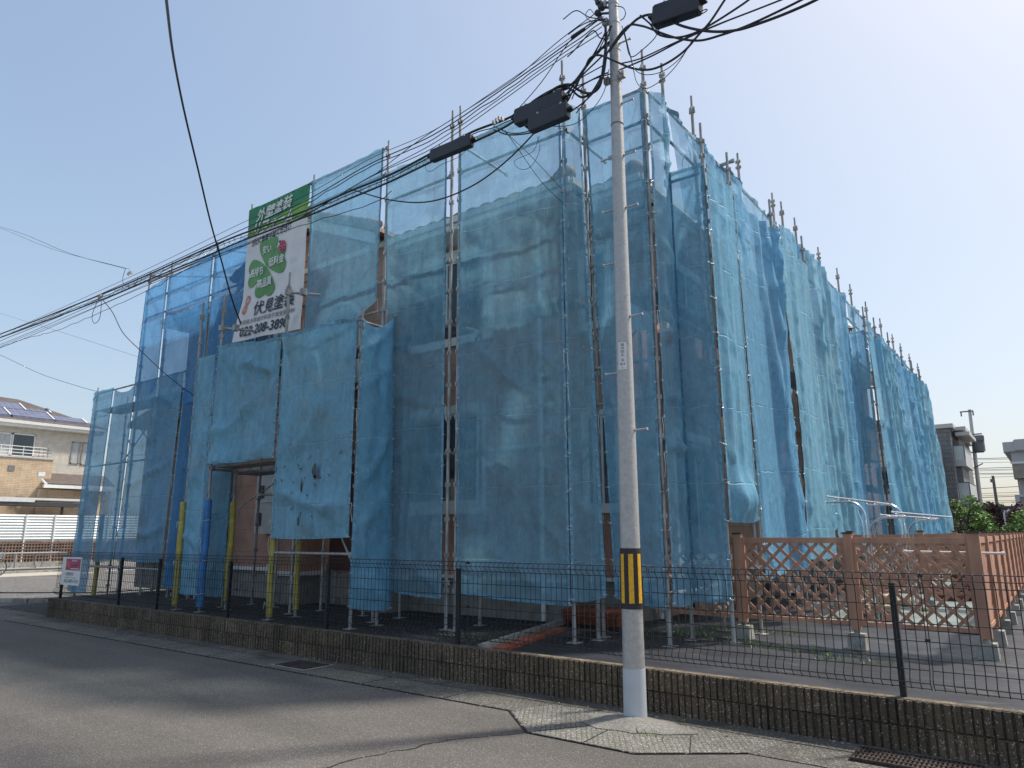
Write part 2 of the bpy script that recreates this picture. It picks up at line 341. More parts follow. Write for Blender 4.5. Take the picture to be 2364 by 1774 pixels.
darkfr = M('dark window frame', (.16, .14, .12), .5, var=.1)
brickred = M('red brick edging', (.27, .075, .04), .85, var=.25, scale=7, bump=.4, bscale=40)
chrome = M('stainless tube', (.62, .62, .64), .25, metal=1, var=.05)
cream = brickmat('cream siding', (.62, .58, .50), (.58, .54, .47), (.45, .42, .36), .9, .11, 'YZ', ms=.006, bump=.2)
tanb = brickmat('tan brick siding', (.60, .46, .31), (.54, .40, .27), (.36, .27, .18), .35, .09, 'YZ', ms=.008, bump=.25)
solar = brickmat('solar cells', (.12, .125, .19), (.135, .14, .205), (.24, .25, .32), .34, .16, 'YZ', rough=.35, ms=.012, bump=0, offset=0)
slate = brickmat('brown slate roof', (.11, .085, .075), (.14, .11, .095), (.05, .04, .035), .6, .10, 'YZ', rough=.7, ms=.008)
greysid = brickmat('grey siding', (.20, .195, .20), (.185, .18, .19), (.11, .105, .11), 3.0, .30, 'XY+', ms=.02, bump=.3)
frost = M('frosted balcony glass', (.55, .62, .60), .25, var=.08, scale=.7)
greylt = M('light grey panel', (.50, .50, .49), .6, var=.06, scale=.5)
greylt2 = M('grey rail paint', (.30, .30, .29), .6, var=.08)
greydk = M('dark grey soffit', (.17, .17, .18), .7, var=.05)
beige = M('beige render', (.42, .38, .32), .85, var=.08, scale=1)
beigebr = brickmat('beige tiles', (.40, .35, .28), (.36, .31, .25), (.28, .25, .2), .25, .1, 'XY+', ms=.01)
leaf1 = M('fresh leaves', (.17, .28, .07), .6, var=.45, scale=3)
leaf2 = M('dull leaves', (.13, .14, .07), .7, var=.4, scale=3)
leaf3 = M('red-brown leaves', (.10, .045, .04), .7, var=.4, scale=3)
bark = M('bark', (.10, .075, .055), .9, var=.3, scale=20, bump=.5, bscale=30)
farbrown = M('brown painted pole', (.16, .13, .12), .7, var=.15)
farbrick = M('brown lattice block', (.20, .14, .11), .85, var=.2, scale=3)
whitelouvre = M('white louvre', (.74, .78, .77), .5, var=.04)
bannerw = M('white banner cloth', (.76, .75, .74), .65, var=.05, scale=3, bump=.3, bscale=6, dirt=((.60, .59, .58), 2, .6))
bgreen = M('banner green', (.03, .25, .11), .6, var=.1); blime = M('banner light green', (.20, .44, .08), .6, var=.1)
clover = M('clover green', (.13, .33, .11), .6, var=.12, scale=3)
inkdk = M('dark ink', (.03, .045, .07), .6, var=.05); inkw = M('white ink', (.78, .80, .78), .6, var=.03)
inkred = M('red ink', (.55, .12, .10), .6, var=.1); inkor = M('orange red ink', (.58, .17, .10), .55, var=.2, scale=6); inkpink = M('pink ink', (.62, .10, .16), .6, var=.05)
magenta = M('crimson sign panel', (.40, .03, .12), .5, var=.06)
rust = M('rust', (.22, .10, .05), .9, var=.3, scale=20)

netA = netmat('net teal blue grey', (.22, .47, .62), .62, .45, transl=.3)
netB = netmat('net teal blue', (.21, .47, .65), .68, .3, transl=.3)
netL = netmat('net left dense', (.15, .37, .55), .82, .5, transl=.2)
netUp = netmat('net upper clean', (.10, .33, .47), .45, .15)
netPorch = netmat('net porch dense', (.215, .48, .64), .88, .55, transl=.22)
netDeep = netmat('net deep blue', (.10, .36, .70), .78, .1)
netS1 = netmat('net side teal', (.19, .48, .68), .87, .25, transl=.3, dcol=(.28, .42, .42))
netS2 = netmat('net side blue', (.17, .44, .67), .87, .2, transl=.3)
netS3 = netmat('net side faded', (.22, .49, .65), .9, .4, transl=.3, dcol=(.33, .50, .52))
netSU = netmat('net side upper', (.19, .42, .60), .58, .15)
hemm = M('net hem', (.14, .32, .44), .7, var=.2, scale=20, bump=.6, bscale=60)
grom = M('grommet', (.70, .73, .74), .3, metal=.6, var=.05)

# ---------------------------------------------------------------- text
def textmb(body, size, extrude=0, shear=0, cx=False, space=1):
    c = bpy.data.curves.new('t', 'FONT'); c.body = body; c.size = size; c.extrude = extrude; c.shear = shear; c.space_character = space
    c.offset = 0; c.resolution_u = 3
    o = bpy.data.objects.new('t', c); COL.objects.link(o); bpy.context.view_layer.update()
    me = bpy.data.meshes.new_from_object(o.evaluated_get(bpy.context.evaluated_depsgraph_get()))
    vs = [v.co.copy() for v in me.vertices]; fs = [tuple(p.vertices) for p in me.polygons]
    bpy.data.objects.remove(o); bpy.data.curves.remove(c); bpy.data.meshes.remove(me)
    if vs:
        x0 = min(v.x for v in vs); x1 = max(v.x for v in vs); y0 = min(v.y for v in vs); y1 = max(v.y for v in vs)
        for v in vs: v.x -= x0; v.y -= y0
        return vs, fs, x1 - x0, y1 - y0
    return vs, fs, 1, 1
def put_text(mb, body, w, h, fn, m=0, shear=0, bold=0):
    """lay text in the rectangle w x h; fn(x, y) maps flat sign coordinates to the world"""
    vs, fs, tw, th = textmb(body, 1.0, shear=shear)
    for dx, dy in ([(0, 0)] + ([(bold, 0), (0, bold), (-bold, 0), (0, -bold)] if bold else [])):
        mb.add([fn(v.x / tw * w + dx, v.y / th * h + dy) for v in vs], fs, m=m)

# ================================================================ GROUND
g = MB()
g.grid(lambda s, t: (-900 + 1800 * s, -300 + 1800 * t, -.02 if True else 0), 4, 4, smooth=False); struct('ground', g, earth)
g = MB(); g.quad((-120, -40, 0), (60, -40, 0), (60, 6.42, 0), (-120, 6.42, 0)); struct('road', g, asphalt)
# site ground: black sheet, gently rumpled, ramping down at the left
def sitez(x, y):
    z = .335
    if x < -17: z = .335 - min(1, (-17 - x) / 6) * .27
    w = .022 * noise.noise((x * .9, y * 1.1, 3)) + .014 * noise.noise((x * 2.1, y * 4.7, 1))
    if x > -4.2 and y < 14: return z + w + .012 * noise.noise((x * 6, y * 6, 5))
    return z + w * .3
g = MB(); g.grid(lambda s, t: (-5.6 + 45 * (s ** 2.0), 6.38 + 60 * t ** 2.0, sitez(-5.6 + 45 * s ** 2.0, 6.38 + 60 * t ** 2.0)), 130, 160)
struct('weed_sheet_ground', g, weedsheet)
g = MB(); g.grid(lambda s, t: (-17.0 + 11.4 * s, 6.4 + 40 * t * t, sitez(-17.0 + 11.4 * s, 6.4 + 40 * t * t) - .004), 50, 40)
struct('dark_gravel_ground', g, oldasph)
g = MB(); g.quad((-75, 6.45, .012), (-19.6, 6.45, .012), (-19.6, 60, .012), (-75, 60, .012)); struct('side_road', g, lotc)
g = MB(); g.quad((-3.0, 11.1, .366), (-.85, 11.0, .366), (-.85, 27.5, .366), (-3.0, 27.5, .366)); struct('garden_ground', g, palesheet)
# kerb at the mouth of the side road
g = MB(); pts = [(-30, 6.3), (-24, 6.32), (-21.5, 6.6), (-20.2, 7.3), (-19.8, 8.3), (-19.7, 10.5)]
for a, b in zip(pts, pts[1:]): g.bar((a[0], a[1], .06), (b[0], b[1], .06), .15, .12)
struct('kerb', g, concrete)
g = MB(); g.quad((-19.9, 6.43, .008), (-16.46, 6.43, .008), (-16.9, 14, .30), (-19.9, 14, .10)); struct('driveway_apron', g, oldasph)
# pavement strip: embossed covers, gutter against the wall, splay round the pole
g = MB(); g.quad((-60, 5.6, .006), (-4.26, 5.6, .006), (-4.05, 6.06, .006), (-60, 6.06, .006)); g.quad((-2.05, 5.6, .006), (30, 5.6, .006), (30, 6.06, .006), (-1.9, 6.06, .006))
struct('pavement', g, paving)
g = MB(); g.add([(-4.26, 5.6, .007), (-3.70, 5.10, .007), (-2.72, 5.10, .007), (-2.05, 5.6, .007), (-1.9, 6.06, .007), (-4.05, 6.06, .007)], [(0, 1, 2, 3, 4, 5)])
struct('pavement_splay', g, paving2)
g = MB(); g.quad((-60, 6.06, .010), (30, 6.06, .010), (30, 6.42, .010), (-60, 6.42, .010)); struct('pavement_gutter', g, gutterc)
# joints between the covers, cracks in the road
g = MB()
for x in [-15.6, -13.9, -12.4, -10.8, -9.4, -6.3, -5.1, -.3, 1.2]: g.box((x, 5.61, .0065), (x + .012, 6.05, .0085))
g.bar((-4.26, 5.6, .007), (-3.7, 5.1, .007), .02, .006); g.bar((-3.7, 5.1, .007), (-2.72, 5.1, .007), .02, .006); g.bar((-2.72, 5.1, .007), (-2.05, 5.6, .007), .02, .006)
g.bar((-3.17, 5.1, .009), (-3.2, 5.62, .009), .01, .003); g.bar((-3.7, 5.1, .009), (-3.35, 5.62, .009), .008, .003); g.bar((-2.4, 5.36, .009), (-2.62, 5.9, .009), .008, .003)
for k in range(60):
    x = -16.5 + k * .205
    if not (-4.4 < x < -2.0): g.bar((x, 5.6 + random.uniform(-.006, .006), .006), (x + .21, 5.6 + random.uniform(-.006, .006), .006), .014, .006)
struct('pavement_joints', g, oldasph)
g = MB(); pts = [(-3.72, 5.12)]
while pts[-1][1] > 3.0: pts.append((pts[-1][0] + random.uniform(-.06, .03), pts[-1][1] - random.uniform(.05, .11)))
for a, b in zip(pts, pts[1:]): g.bar((a[0], a[1], .001), (b[0], b[1], .001), random.uniform(.006, .018), .004)
struct('road_crack', g, oldasph)
g = MB(); g.grid(lambda s, t: ((lambda a, r: (-3.12 + (.46 + .07 * math.sin(3 * a + 1) + .03 * math.sin(7 * a)) * r * math.cos(a) * 1.05, 5.84 + (.27 + .03 * math.sin(2 * a) + .02 * math.sin(9 * a)) * r * math.sin(a) - .02, .012 + .045 * max(0, 1 - r) ** .7))(2 * math.pi * s, t)), 36, 8)
struct('pole_footing_render', g, whitecrete)
# manhole cover and drain grate set in the strip
t = thing('manhole_cover', 'dark square iron manhole cover set in the pavement strip', 'manhole cover', (-7.74, 5.95, .01))
g = MB(); g.quad((-8.1, 5.70, .012), (-7.42, 5.70, .012), (-7.42, 6.17, .012), (-8.1, 6.17, .012)); build('frame', g, concrete, t)
g = MB(); g.box((-8.05, 5.74, .010), (-7.47, 6.13, .020))
for i in range(14):
    for j in range(9): g.box((-8.03 + i * .041, 5.76 + j * .041, .020), (-8.005 + i * .041, 5.785 + j * .041, .024))
build('cover', g, M('cast iron', (.06, .045, .04), .8, metal=.2, var=.3, scale=12), t)
t = thing('drain_grate', 'rusty steel drain grate by the ribbed wall at the right', 'drain grate', (-1.0, 6.0, .01))
iron = M('rusty grate', (.075, .055, .045), .8, metal=.3, var=.3, scale=20)
g = MB(); g.quad((-1.42, 5.84, .0115), (-.62, 5.84, .0115), (-.62, 6.2, .0115), (-1.42, 6.2, .0115)); build('pit', g, blackband, t)
g = MB()
for i in range(27): g.box((-1.40 + i * .029, 5.86, .014), (-1.386 + i * .029, 6.18, .026))
for y in (5.855, 5.94, 6.02, 6.10, 6.18): g.box((-1.41, y, .016), (-.62, y + .012, .030))
build('grating', g, iron, t)
# small litter and chips by the gutter
g = MB()
for k in range(70):
    x = random.uniform(-14, 1.5); y = random.choice([random.uniform(5.5, 6.25), random.uniform(6.05, 6.28)]); r = random.uniform(.004, .011)
    g.obox((x, y, .013 + r * .3), (r, 0, 0), (0, r * .8, 0), (0, 0, r * .5))
tag(build('gravel_chips', g, concrete), 'pale chips and grit scattered along the gutter', 'gravel', kind='stuff')

# ================================================================ RIBBED RETAINING WALL
t = thing('retaining_wall', 'low dark ribbed block wall with pebbles running along the pavement', 'wall', (-7, 6.36, 0))
g = MB(); x = -16.45
while x < 6:
    for (z0, z1) in ((0.0, .186), (.194, .372)):
        w = .046 + random.uniform(-.004, .004); d = random.uniform(-.004, .006)
        ch = random.uniform(0, .006); y0 = 6.300 + d
        a = [(x + ch, y0, z0), (x + w - ch, y0 + random.uniform(-.003, .003), z0), (x + w - ch, y0, z1 - ch), (x + ch, y0 + random.uniform(-.003, .003), z1 - ch)]
        bb = [(x - .003, 6.33, z0), (x + w + .003, 6.33, z0), (x + w + .003, 6.33, z1), (x - .003, 6.33, z1)]
        g.add(a + bb, [(0, 1, 2, 3), (0, 4, 5, 1), (1, 5, 6, 2), (2, 6, 7, 3), (3, 7, 4, 0)])
    x += .0605 if (int(x / .39) % 1 == 0) else .0605
g.box((-16.47, 6.322, 0), (6, 6.42, .374)); 
g.box((-16.50, 6.31, 0), (-16.462, 6.415, .372))
build('block_courses', g, ribmat, t)
g = MB(); g.grid(lambda s, q: (-16.49 + 22.5 * s, 6.312 + .115 * q, .3745 + .006 * noise.noise((s * 400, q * 3, 0)) + (0 if 0 < q < 1 else -.004)), 500, 3)
build('wall_cap', g, wallcap, t)

# ================================================================ BLACK MESH FENCE
t = thing('wire_mesh_fence', 'black welded wire mesh fence with square posts standing on the ribbed wall', 'fence', (-7, 6.37, .37))
PX = [-16.2, -13.75, -12.38, -10.25, -7.92, -5.61, -3.36, -1.11, 1.14, 3.4]
for i, x in enumerate(PX):
    g = MB(); g.box((x - .022, 6.39, .30), (x + .022, 6.434, 1.20)); g.box((x - .025, 6.387, 1.20), (x + .025, 6.437, 1.208)); g.cyl((x, 6.395, 1.12), (x, 6.375, 1.12), .009, 6); g.cyl((x, 6.395, .62), (x, 6.375, .62), .009, 6)
    build('post', g, blackwire, t)
prof = [(1.292, .0), (1.284, -.03), (1.236, -.052), (1.185, 0), (.58, 0), (.545, -.035), (.50, -.052), (.452, 0), (.445, .0)]
hz = [(1.286, -.02), (1.240, -.052), (1.187, 0), (1.05, 0), (.92, 0), (.79, 0), (.66, 0), (.585, 0), (.50, -.052), (.455, 0)]
edges = [-16.35, -14.0, -11.75, -9.98, -7.7, -5.43, -3.17, -.9, 1.36, 3.6]
for a, b in zip(edges, edges[1:]):
    g = MB(); n = max(2, round((b - a - .02) / .0662)); r = .0036
    for k in range(n + 1):
        x = a + .01 + (b - a - .02) * k / n; g.tube([(x, 6.372 + dv, z) for z, dv in prof], r, 4, False)
    for z, dv in hz: g.tube([(a + .008, 6.368 + dv, z), (b - .008, 6.368 + dv, z)], .0038, 4, False)
    build('mesh_panel', g, blackwire, t)
for x, z in ((-5.43, .80), (-.9, .80), (-9.98, .8), (-.9, 1.275), (-5.43, 1.275)):
    g = MB(); g.box((x - .018, 6.355, z - .012), (x + .018, 6.381, z + .012)); build('joint_clip', g, blackwire, t)

# sign board tied to the fence
t = thing('sign_board', 'white rental notice board with crimson panel tied to the fence end', 'sign', (-15.9, 6.33, .6))
SX0, SX1, SZ0, SZ1 = -16.28, -15.10, .585, 1.165
q0 = onY(133, 1349, 6.28); q1 = onY(184, 1351, 6.28)
SX0, SX1 = q0.x, q1.x; SZ0 = q0.z; SZ1 = onY(149, 1286, 6.28).z; SX0 = onY(142, 1318, 6.28).x; SX1 = onY(185, 1318, 6.28).x
sw, sh = SX1 - SX0, SZ1 - SZ0
g = MB(); g.box((SX0, 6.285, SZ0), (SX1, 6.297, SZ1)); build('board', g, white, t)
def sg(u, v, d=0.0): return (SX0 + u * sw, 6.283 - d, SZ0 + v * sh)
g = MB(); g.quad(sg(.2, .53), sg(.97, .53), sg(.97, .94), sg(.2, .94)); build('colour_panel', g, magenta, t)
g = MB()
put_text(g, '伸和', .28 * sw, .08 * sh, lambda x, y: sg(.5 + x / sw, .83 + y / sh, .003), 0)
put_text(g, 'ハウスメイト', .46 * sw, .12 * sh, lambda x, y: sg(.48 + x / sw, .66 + y / sh, .003), 0, bold=.002)
g.quad(sg(.48, .575, .003), sg(.93, .575, .003), sg(.93, .60, .003), sg(.48, .60, .003))
build('panel_lettering', g, inkw, t)
g = MB()
for (a, b, c, d) in ((.24, .60, .30, .84), (.30, .78, .44, .84), (.28, .70, .44, .73), (.36, .62, .42, .70), (.25, .60, .44, .63)): g.quad(sg(a, b, .003), sg(c, b, .003), sg(c, d, .003), sg(a, d, .003))
build('emblem', g, inkor, t)
g = MB(); put_text(g, '入居受付', .46 * sw, .12 * sh, lambda x, y: sg(.2 + x / sw, .34 + y / sh, .002)); put_text(g, '022-287-5119', .72 * sw, .11 * sh, lambda x, y: sg(.2 + x / sw, .09 + y / sh, .002))
put_text(g, '株式会社シンワ 仙台店', .6 * sw, .035 * sh, lambda x, y: sg(.2 + x / sw, .25 + y / sh, .002)); build('lettering', g, inkdk, t)

# ================================================================ UTILITY POLE IN FRONT
PB = Vector((-3.18, 6.0, 0)); lean = .008
def pp(z): return Vector((PB.x + lean * z, PB.y, z))
def prad(z): return .100 - .0065 * z
t = thing('utility_pole', 'galvanised steel utility pole with step bolts in front of the wrapped building', 'pole', PB)
g = MB(); g.tube([pp(z) for z in (0.43, 1, 2, 3, 4, 5, 6, 7, 8, 9)], [prad(z) for z in (0.43, 1, 2, 3, 4, 5, 6, 7, 8, 9)], 28); build('shaft', g, galv, t)
g = MB(); g.tube([pp(z) for z in (.02, .43)], [prad(0) + .0025, prad(.43) + .0025], 28); build('painted_foot', g, palepaint, t)
wb = MB(); wb.tube([pp(.935), pp(1.465)], [prad(.93) + .005, prad(1.46) + .005], 28); wbo = build('warning_band', wb, blackband, t)
for k in range(7):
    a0 = math.radians(-62 + k * 360 / 7 - 13)
    g = MB(); r = prad(1.2) + .0085
    g.grid(lambda s, q: (pp(.985 + .43 * q).x + (prad(.985 + .43 * q) + .0075) * math.cos(a0 + math.radians(26) * s), 6.0 + (prad(.985 + .43 * q) + .0075) * math.sin(a0 + math.radians(26) * s), .985 + .43 * q), 4, 1)
    build('yellow_stripe', g, yellowr, wbo)
step = [(1, 1456, 91, 1426, 101), (-1, 1375, 118, 1398, 111), (1, 1463, 229, 1434, 239), (-1, 1381, 374, 1411, 366), (1, 1468, 349, 1438, 360), (1, 1474, 470, 1442, 481), (-1, 1383, 493, 1414, 487),
        (-1, 1386, 615, 1416, 609), (1, 1485, 724, 1452, 731), (-1, 1392, 866, 1425, 862), (1, 1497, 990, 1462, 994)]
for sd_, xo, yo, xi, yi in step:
    zi = onY(xi, yi, 6.0).z; zo = onY(xo, yo, 6.0).z; zi = (zi + zo) / 2
    p = pp(zi); g = MB(); g.cyl(p + Vector((sd_ * .04, 0, 0)), p + Vector((sd_ * (prad(zi) + .125), 0, .0)), .0085, 8)
    g.cyl(p + Vector((sd_ * (prad(zi) + .120), 0, 0)), p + Vector((sd_ * (prad(zi) + .135), 0, 0)), .0145, 8); g.cyl(p + Vector((sd_ * (prad(zi) - .01), 0, 0)), p + Vector((sd_ * (prad(zi) + .012), 0, 0)), .014, 6)
    build('step_bolt', g, galv, t)
# number plate wrapped on the shaft
ang0, ang1 = math.radians(-106), math.radians(-46)
def plf(u, v, d=0):
    z = 3.125 + .27 * v; r = prad(z) + .003 + d; a = ang0 + (ang1 - ang0) * u; c = pp(z); return (c.x + r * math.cos(a), c.y + r * math.sin(a), z)
g = MB(); g.grid(lambda s, q: plf(s, q), 6, 1); pl = build('number_plate', g, white, t)
g = MB()
for i, ch in enumerate('塩沼田北'): put_text(g, ch, 1, 1, lambda x, y, i=i: plf(.33 + x * .40, .86 - i * .125 + y * .095, .001))
put_text(g, '4', 1, 1, lambda x, y: plf(.36 + x * .3, .30 + y * .09, .001)); put_text(g, '右4', 1, 1, lambda x, y: plf(.2 + x * .6, .16 + y * .09, .001)); put_text(g, 'I', 1, 1, lambda x, y: plf(.47 + x * .05, .05 + y * .05, .001))
build('lettering', g, inkdk, pl)
g = MB()
for zz in (5.74, 5.735):
    c = pp(zz); g.tube([(c.x + (prad(zz) + .002) * math.cos(a * .35), c.y + (prad(zz) + .002) * math.sin(a * .35), zz) for a in range(19)], .003, 4, False)
build('tie_wire', g, rust, t)
g = MB()
for zz in (6.25, 6.62, 6.95, 7.18): c = pp(zz); g.tube([c - Vector((0, 0, .022)), c + Vector((0, 0, .022))], prad(zz) + .004, 20)
for zz, dx in ((6.27, .09), (6.27, -.09), (6.98, -.09), (7.2, -.1)): c = pp(zz); g.box((c.x + dx - .03, 5.95, zz - .035), (c.x + dx + .03, 6.0, zz + .035)); g.cyl((c.x + dx, 5.94, zz), (c.x + dx, 5.88, zz), .012, 6)
build('bracket_band', g, galv, t)
for (dx, dz) in ((-.16, 7.25), (-.13, 7.18), (-.19, 7.33), (-.12, 7.38), (-.17, 7.12)):
    g = MB(); c = pp(dz); g.cyl((c.x + dx - .03, 5.96, dz), (c.x + dx + .03, 5.96, dz), .022, 8); g.cyl((c.x + dx, 5.93, dz), (c.x + dx, 6.0, dz), .03, 8); g.bar((c.x + dx, 5.97, dz), (c.x, 6, dz - .05), .015, .02); build('insulator', g, boxm, t)

# ================================================================ SCAFFOLD PIECES
def post_mb(x, y, z0, z1, base=True):
    g = MB(); r = .0243
    g.cyl((x, y, z0 + .02), (x, y, z1 - .22), r, 10); g.cyl((x, y, z1 - .24), (x, y, z1), .0185, 8)
    z = z0 + .38
    zc = 0.85 - .0
    k = -2
    while True:
        zz = .85 + k * .475; k += 1
        if zz < z0 + .15: continue
        if zz > z1 - .15: break
        for dx, dy in ((.034, 0), (-.034, 0), (0, .034), (0, -.034)): g.box((x + dx - .010, y + dy - .010, zz - .03), (x + dx + .010, y + dy + .010, zz + .025))
    g.tube([(x, y, z1 - .30), (x, y, z1 - .22)], [.030, .026], 8)
    for dx, dy in ((.036, 0), (-.036, 0), (0, .036), (0, -.036)): g.box((x + dx - .012, y + dy - .012, z1 - .295), (x + dx + .012, y + dy + .012, z1 - .25))
    if base: g.box((x - .07, y - .07, z0), (x + .07, y + .07, z0 + .008)); g.cyl((x, y, z0), (x, y, z0 + .18), .018, 8)
    return g
def rail(par, p, q, r=.0215):
    g = MB(); g.cyl(p, q, r, 8); d = (Vector(q) - Vector(p)).normalized() * .03
    for e, s_ in ((Vector(p), 1), (Vector(q), -1)): g.obox(e + d * s_, d, Vector((0, 0, .028)), d.cross(Vector((0, 0, 1))).normalized() * .02)
    return build('rail', g, scaf, par)
def brace(par, p, q): g = MB(); g.cyl(p, q, .017, 6); build('brace', g, scaf, par)
def deck(par, x0, y0, x1, y1, z):
    g = MB(); n = max(1, round(abs(y1 - y0) / .25)) if abs(x1 - x0) > abs(y1 - y0) else max(1, round(abs(x1 - x0) / .25))
    if abs(x1 - x0) > abs(y1 - y0):
        for k in range(n): a = y0 + (y1 - y0) * k / n; b = y0 + (y1 - y0) * (k + 1) / n; g.box((x0, a + .01, z - .045), (x1, b - .01, z))
    else:
        for k in range(n): a = x0 + (x1 - x0) * k / n; b = x0 + (x1 - x0) * (k + 1) / n; g.box((a + .01, y0, z - .045), (b - .01, y1, z))
    return build('deck_plank', g, deckm, par)

# --- front scaffold
FS = thing('front_scaffold', 'grey tube scaffold along the street front behind the nets', 'scaffold', (-8, 7.7, .33))
def sx_(dx, dy, v): return onY(dx * 1.0687, dy * 1.0687, v)
U840, U680, U545 = -8.22, -10.2, -12.17
fp = [(U840, 7.5, 8.10), (U680, 7.5, 8.12), (U545, 7.5, 8.12), (-6.78, 7.5, 8.10), (-6.62, 7.5, 8.12), (-4.74, 7.5, 8.08), (-4.62, 7.86, 8.02), (-3.71, 7.9, 8.02)]
for x, y, z in fp: build('post', post_mb(x, y, .335, z), scaf, FS)
for x in (-4.7, -6.7, -8.3, -10.2, -12.2, -14.2): build('post', post_mb(x, 8.12, .335, 6.3), scaf, FS)
for (a, b, y, top) in ((-6.62, -4.74, 7.5, 7.46), (U840, -6.78, 7.5, 7.46), (U680, U840, 7.5, 7.98), (U545, U680, 7.5, 7.98), (-4.62, -3.71, 7.88, 7.42)):
    for z in (top, top - .475): rail(FS, (a, y, z), (b, y, z))
    for z in (5.6, 3.7, 5.12, 3.22):
        rail(FS, (a, y + .01, z), (b, y + .01, z))
for z in (4.65, 2.75):
    for a, b in ((-6.62, -4.74), (U840, -6.78), (U680, U840), (U545, U680)): deck(FS, a, 7.56, b, 8.06, z)
for z in (7.0,): 
    rail(FS, (-6.62, 7.5, 7.46), (-6.62, 8.7, 7.46)); rail(FS, (-4.7, 7.5, z), (-4.7, 8.6, z))
rail(FS, (U840, 7.5, .95), (-6.7, 7.5, .95)); rail(FS, (-6.6, 7.5, 1.25), (-4.74, 7.5, 1.25)); brace(FS, (-4.0, 7.9, .95), (-3.71, 7.9, .7))
brace(FS, (-6.62, 8.1, .9), (-4.74, 8.1, 2.7)); brace(FS, (-8.3, 8.1, 2.8), (-6.7, 8.1, 4.6))
# --- porch scaffold (nearest the wall)
PS = thing('porch_scaffold', 'tube scaffold with foam-wrapped legs around the entrance opening', 'scaffold', (-10, 7, .33))
PU = [-12.43, -11.70, -9.76, -7.90]
for x, z in ((PU[0], 5.92), (PU[1], 5.92), (PU[2], 5.90), (PU[3], 4.90)): build('post', post_mb(x, 6.8, .335, z), scaf, PS)
for x in (PU[1], PU[2], PU[3]): build('post', post_mb(x, 7.28, .335, 5.0), scaf, PS)
for x in (-11.35, -10.75, -9.0): build('post', post_mb(x, 8.0, .335, 5.0), scaf, PS)
for a, b in ((PU[0], PU[1]), (PU[1], PU[2]), (PU[2], PU[3])):
    rail(PS, (a, 6.8, 4.74), (b, 6.8, 4.74)); rail(PS, (a, 6.84, 3.7), (b, 6.84, 3.7))
rail(PS, (PU[2], 6.8, 1.33), (PU[3], 6.8, 1.33)); brace(PS, (PU[3] - .3, 6.8, 1.62), (PU[3], 6.8, 1.2))
rail(PS, (PU[0], 6.8, .72), (PU[1], 6.8, .72)); 
for x in (PU[1], PU[2], PU[3]): rail(PS, (x, 6.8, 2.72), (x, 7.28, 2.72)); rail(PS, (x, 6.8, 4.7), (x, 7.28, 4.7))
deck(PS, PU[1], 6.84, PU[2], 7.26, 2.80); deck(PS, PU[2], 6.84, PU[3], 7.26, 2.80); deck(PS, PU[1], 6.84, PU[2], 7.26, 4.66)
rail(PS, (-11.35, 8.0, 1.9), (-10.1, 8.0, 1.9)); rail(PS, (-11.35, 8.0, 2.65), (-9.5, 8.0, 2.65)); rail(PS, (-11.35, 7.5, 2.3), (-10.6, 8.3, 2.3)); brace(PS, (-11.3, 7.9, 2.0), (-10.75, 8.0, 2.6)); brace(PS, (-11.7, 7.28, 2.0), (-11.0, 8.0, 2.75))
for (a, y, z) in ((PU[2], 6.8, 5.55), (PU[1], 6.8, 5.28)):   # coupler stubs poking sideways near the banner
    g = MB(); g.cyl((a, y, z), (a + .36 if a == PU[2] else a + .34, y + .36, z - .02), .0243, 8); c = Vector((a + .22, y + .13, z)); g.box(c - Vector((.045, .045, .06)), c + Vector((.045, .045, .05))); g.box((a - .04, y - .05, z - .05), (a + .04, y + .05, z + .05)); build('coupler_stub', g, scaf, PS)
# --- left scaffold
LS = thing('left_scaffold', 'tube scaffold behind the deep blue nets at the left end', 'scaffold', (-16, 8, .3))
LV = 8.0
lx = [onY(347 * 1, 640, LV).x, onY(397, 620, LV).x, onY(503, 560, LV).x]
LT = 8.02
for x in lx: build('post', post_mb(x, LV, .2, LT), scaf, LS)
LL = [onY(226, 906, LV), onY(322, 885, LV), onY(433, 858, LV)]
for p in LL: build('post', post_mb(p.x, LV, .15, 5.35), scaf, LS)
for p in LL[:2]: build('post', post_mb(p.x + .15, LV + .7, .15, 5.2), scaf, LS)
for z in (7.74, 7.26, 6.8):
    for a, b in ((lx[0], lx[1]), (lx[1], lx[2]), (lx[2], -12.9)): rail(LS, (a, LV, z), (b, LV, z))
for z in (5.18, 4.72, 3.3):
    rail(LS, (LL[0].x, LV, z), (LL[1].x, LV, z)); rail(LS, (LL[1].x, LV, z), (LL[2].x, LV, z))
rail(LS, (lx[0], LV, 7.9), (lx[0] + 3.4, LV + 1.6, 7.55)); rail(LS, (lx[2], LV, 7.85), (lx[2] + 2.4, LV + 1.6, 7.4))
for z in (4.75,): deck(LS, LL[0].x + .1, LV + .1, LL[1].x, LV + .6, z); deck(LS, LL[1].x, LV + .1, LL[2].x, LV + .6, z)
for p, q in (((LL[0].x, LV + .7, 5), (LL[1].x, LV + .7, 3.4)), ((LL[1].x, LV + .7, 3.4), (LL[2].x, LV + .7, 5)), ((LL[0].x, LV + .7, 3.3), (LL[1].x, LV + .7, 4.9)), ((LL[1].x, LV + .7, 5.0), (LL[2].x, LV + .7, 3.6))): brace(LS, p, q)
rail(LS, (LL[0].x, LV + .7, 5.0), (LL[2].x, LV + .7, 5.0)); rail(LS, (LL[0].x + 1, LV - .2, .9), (LL[2].x, LV - .2, .9))
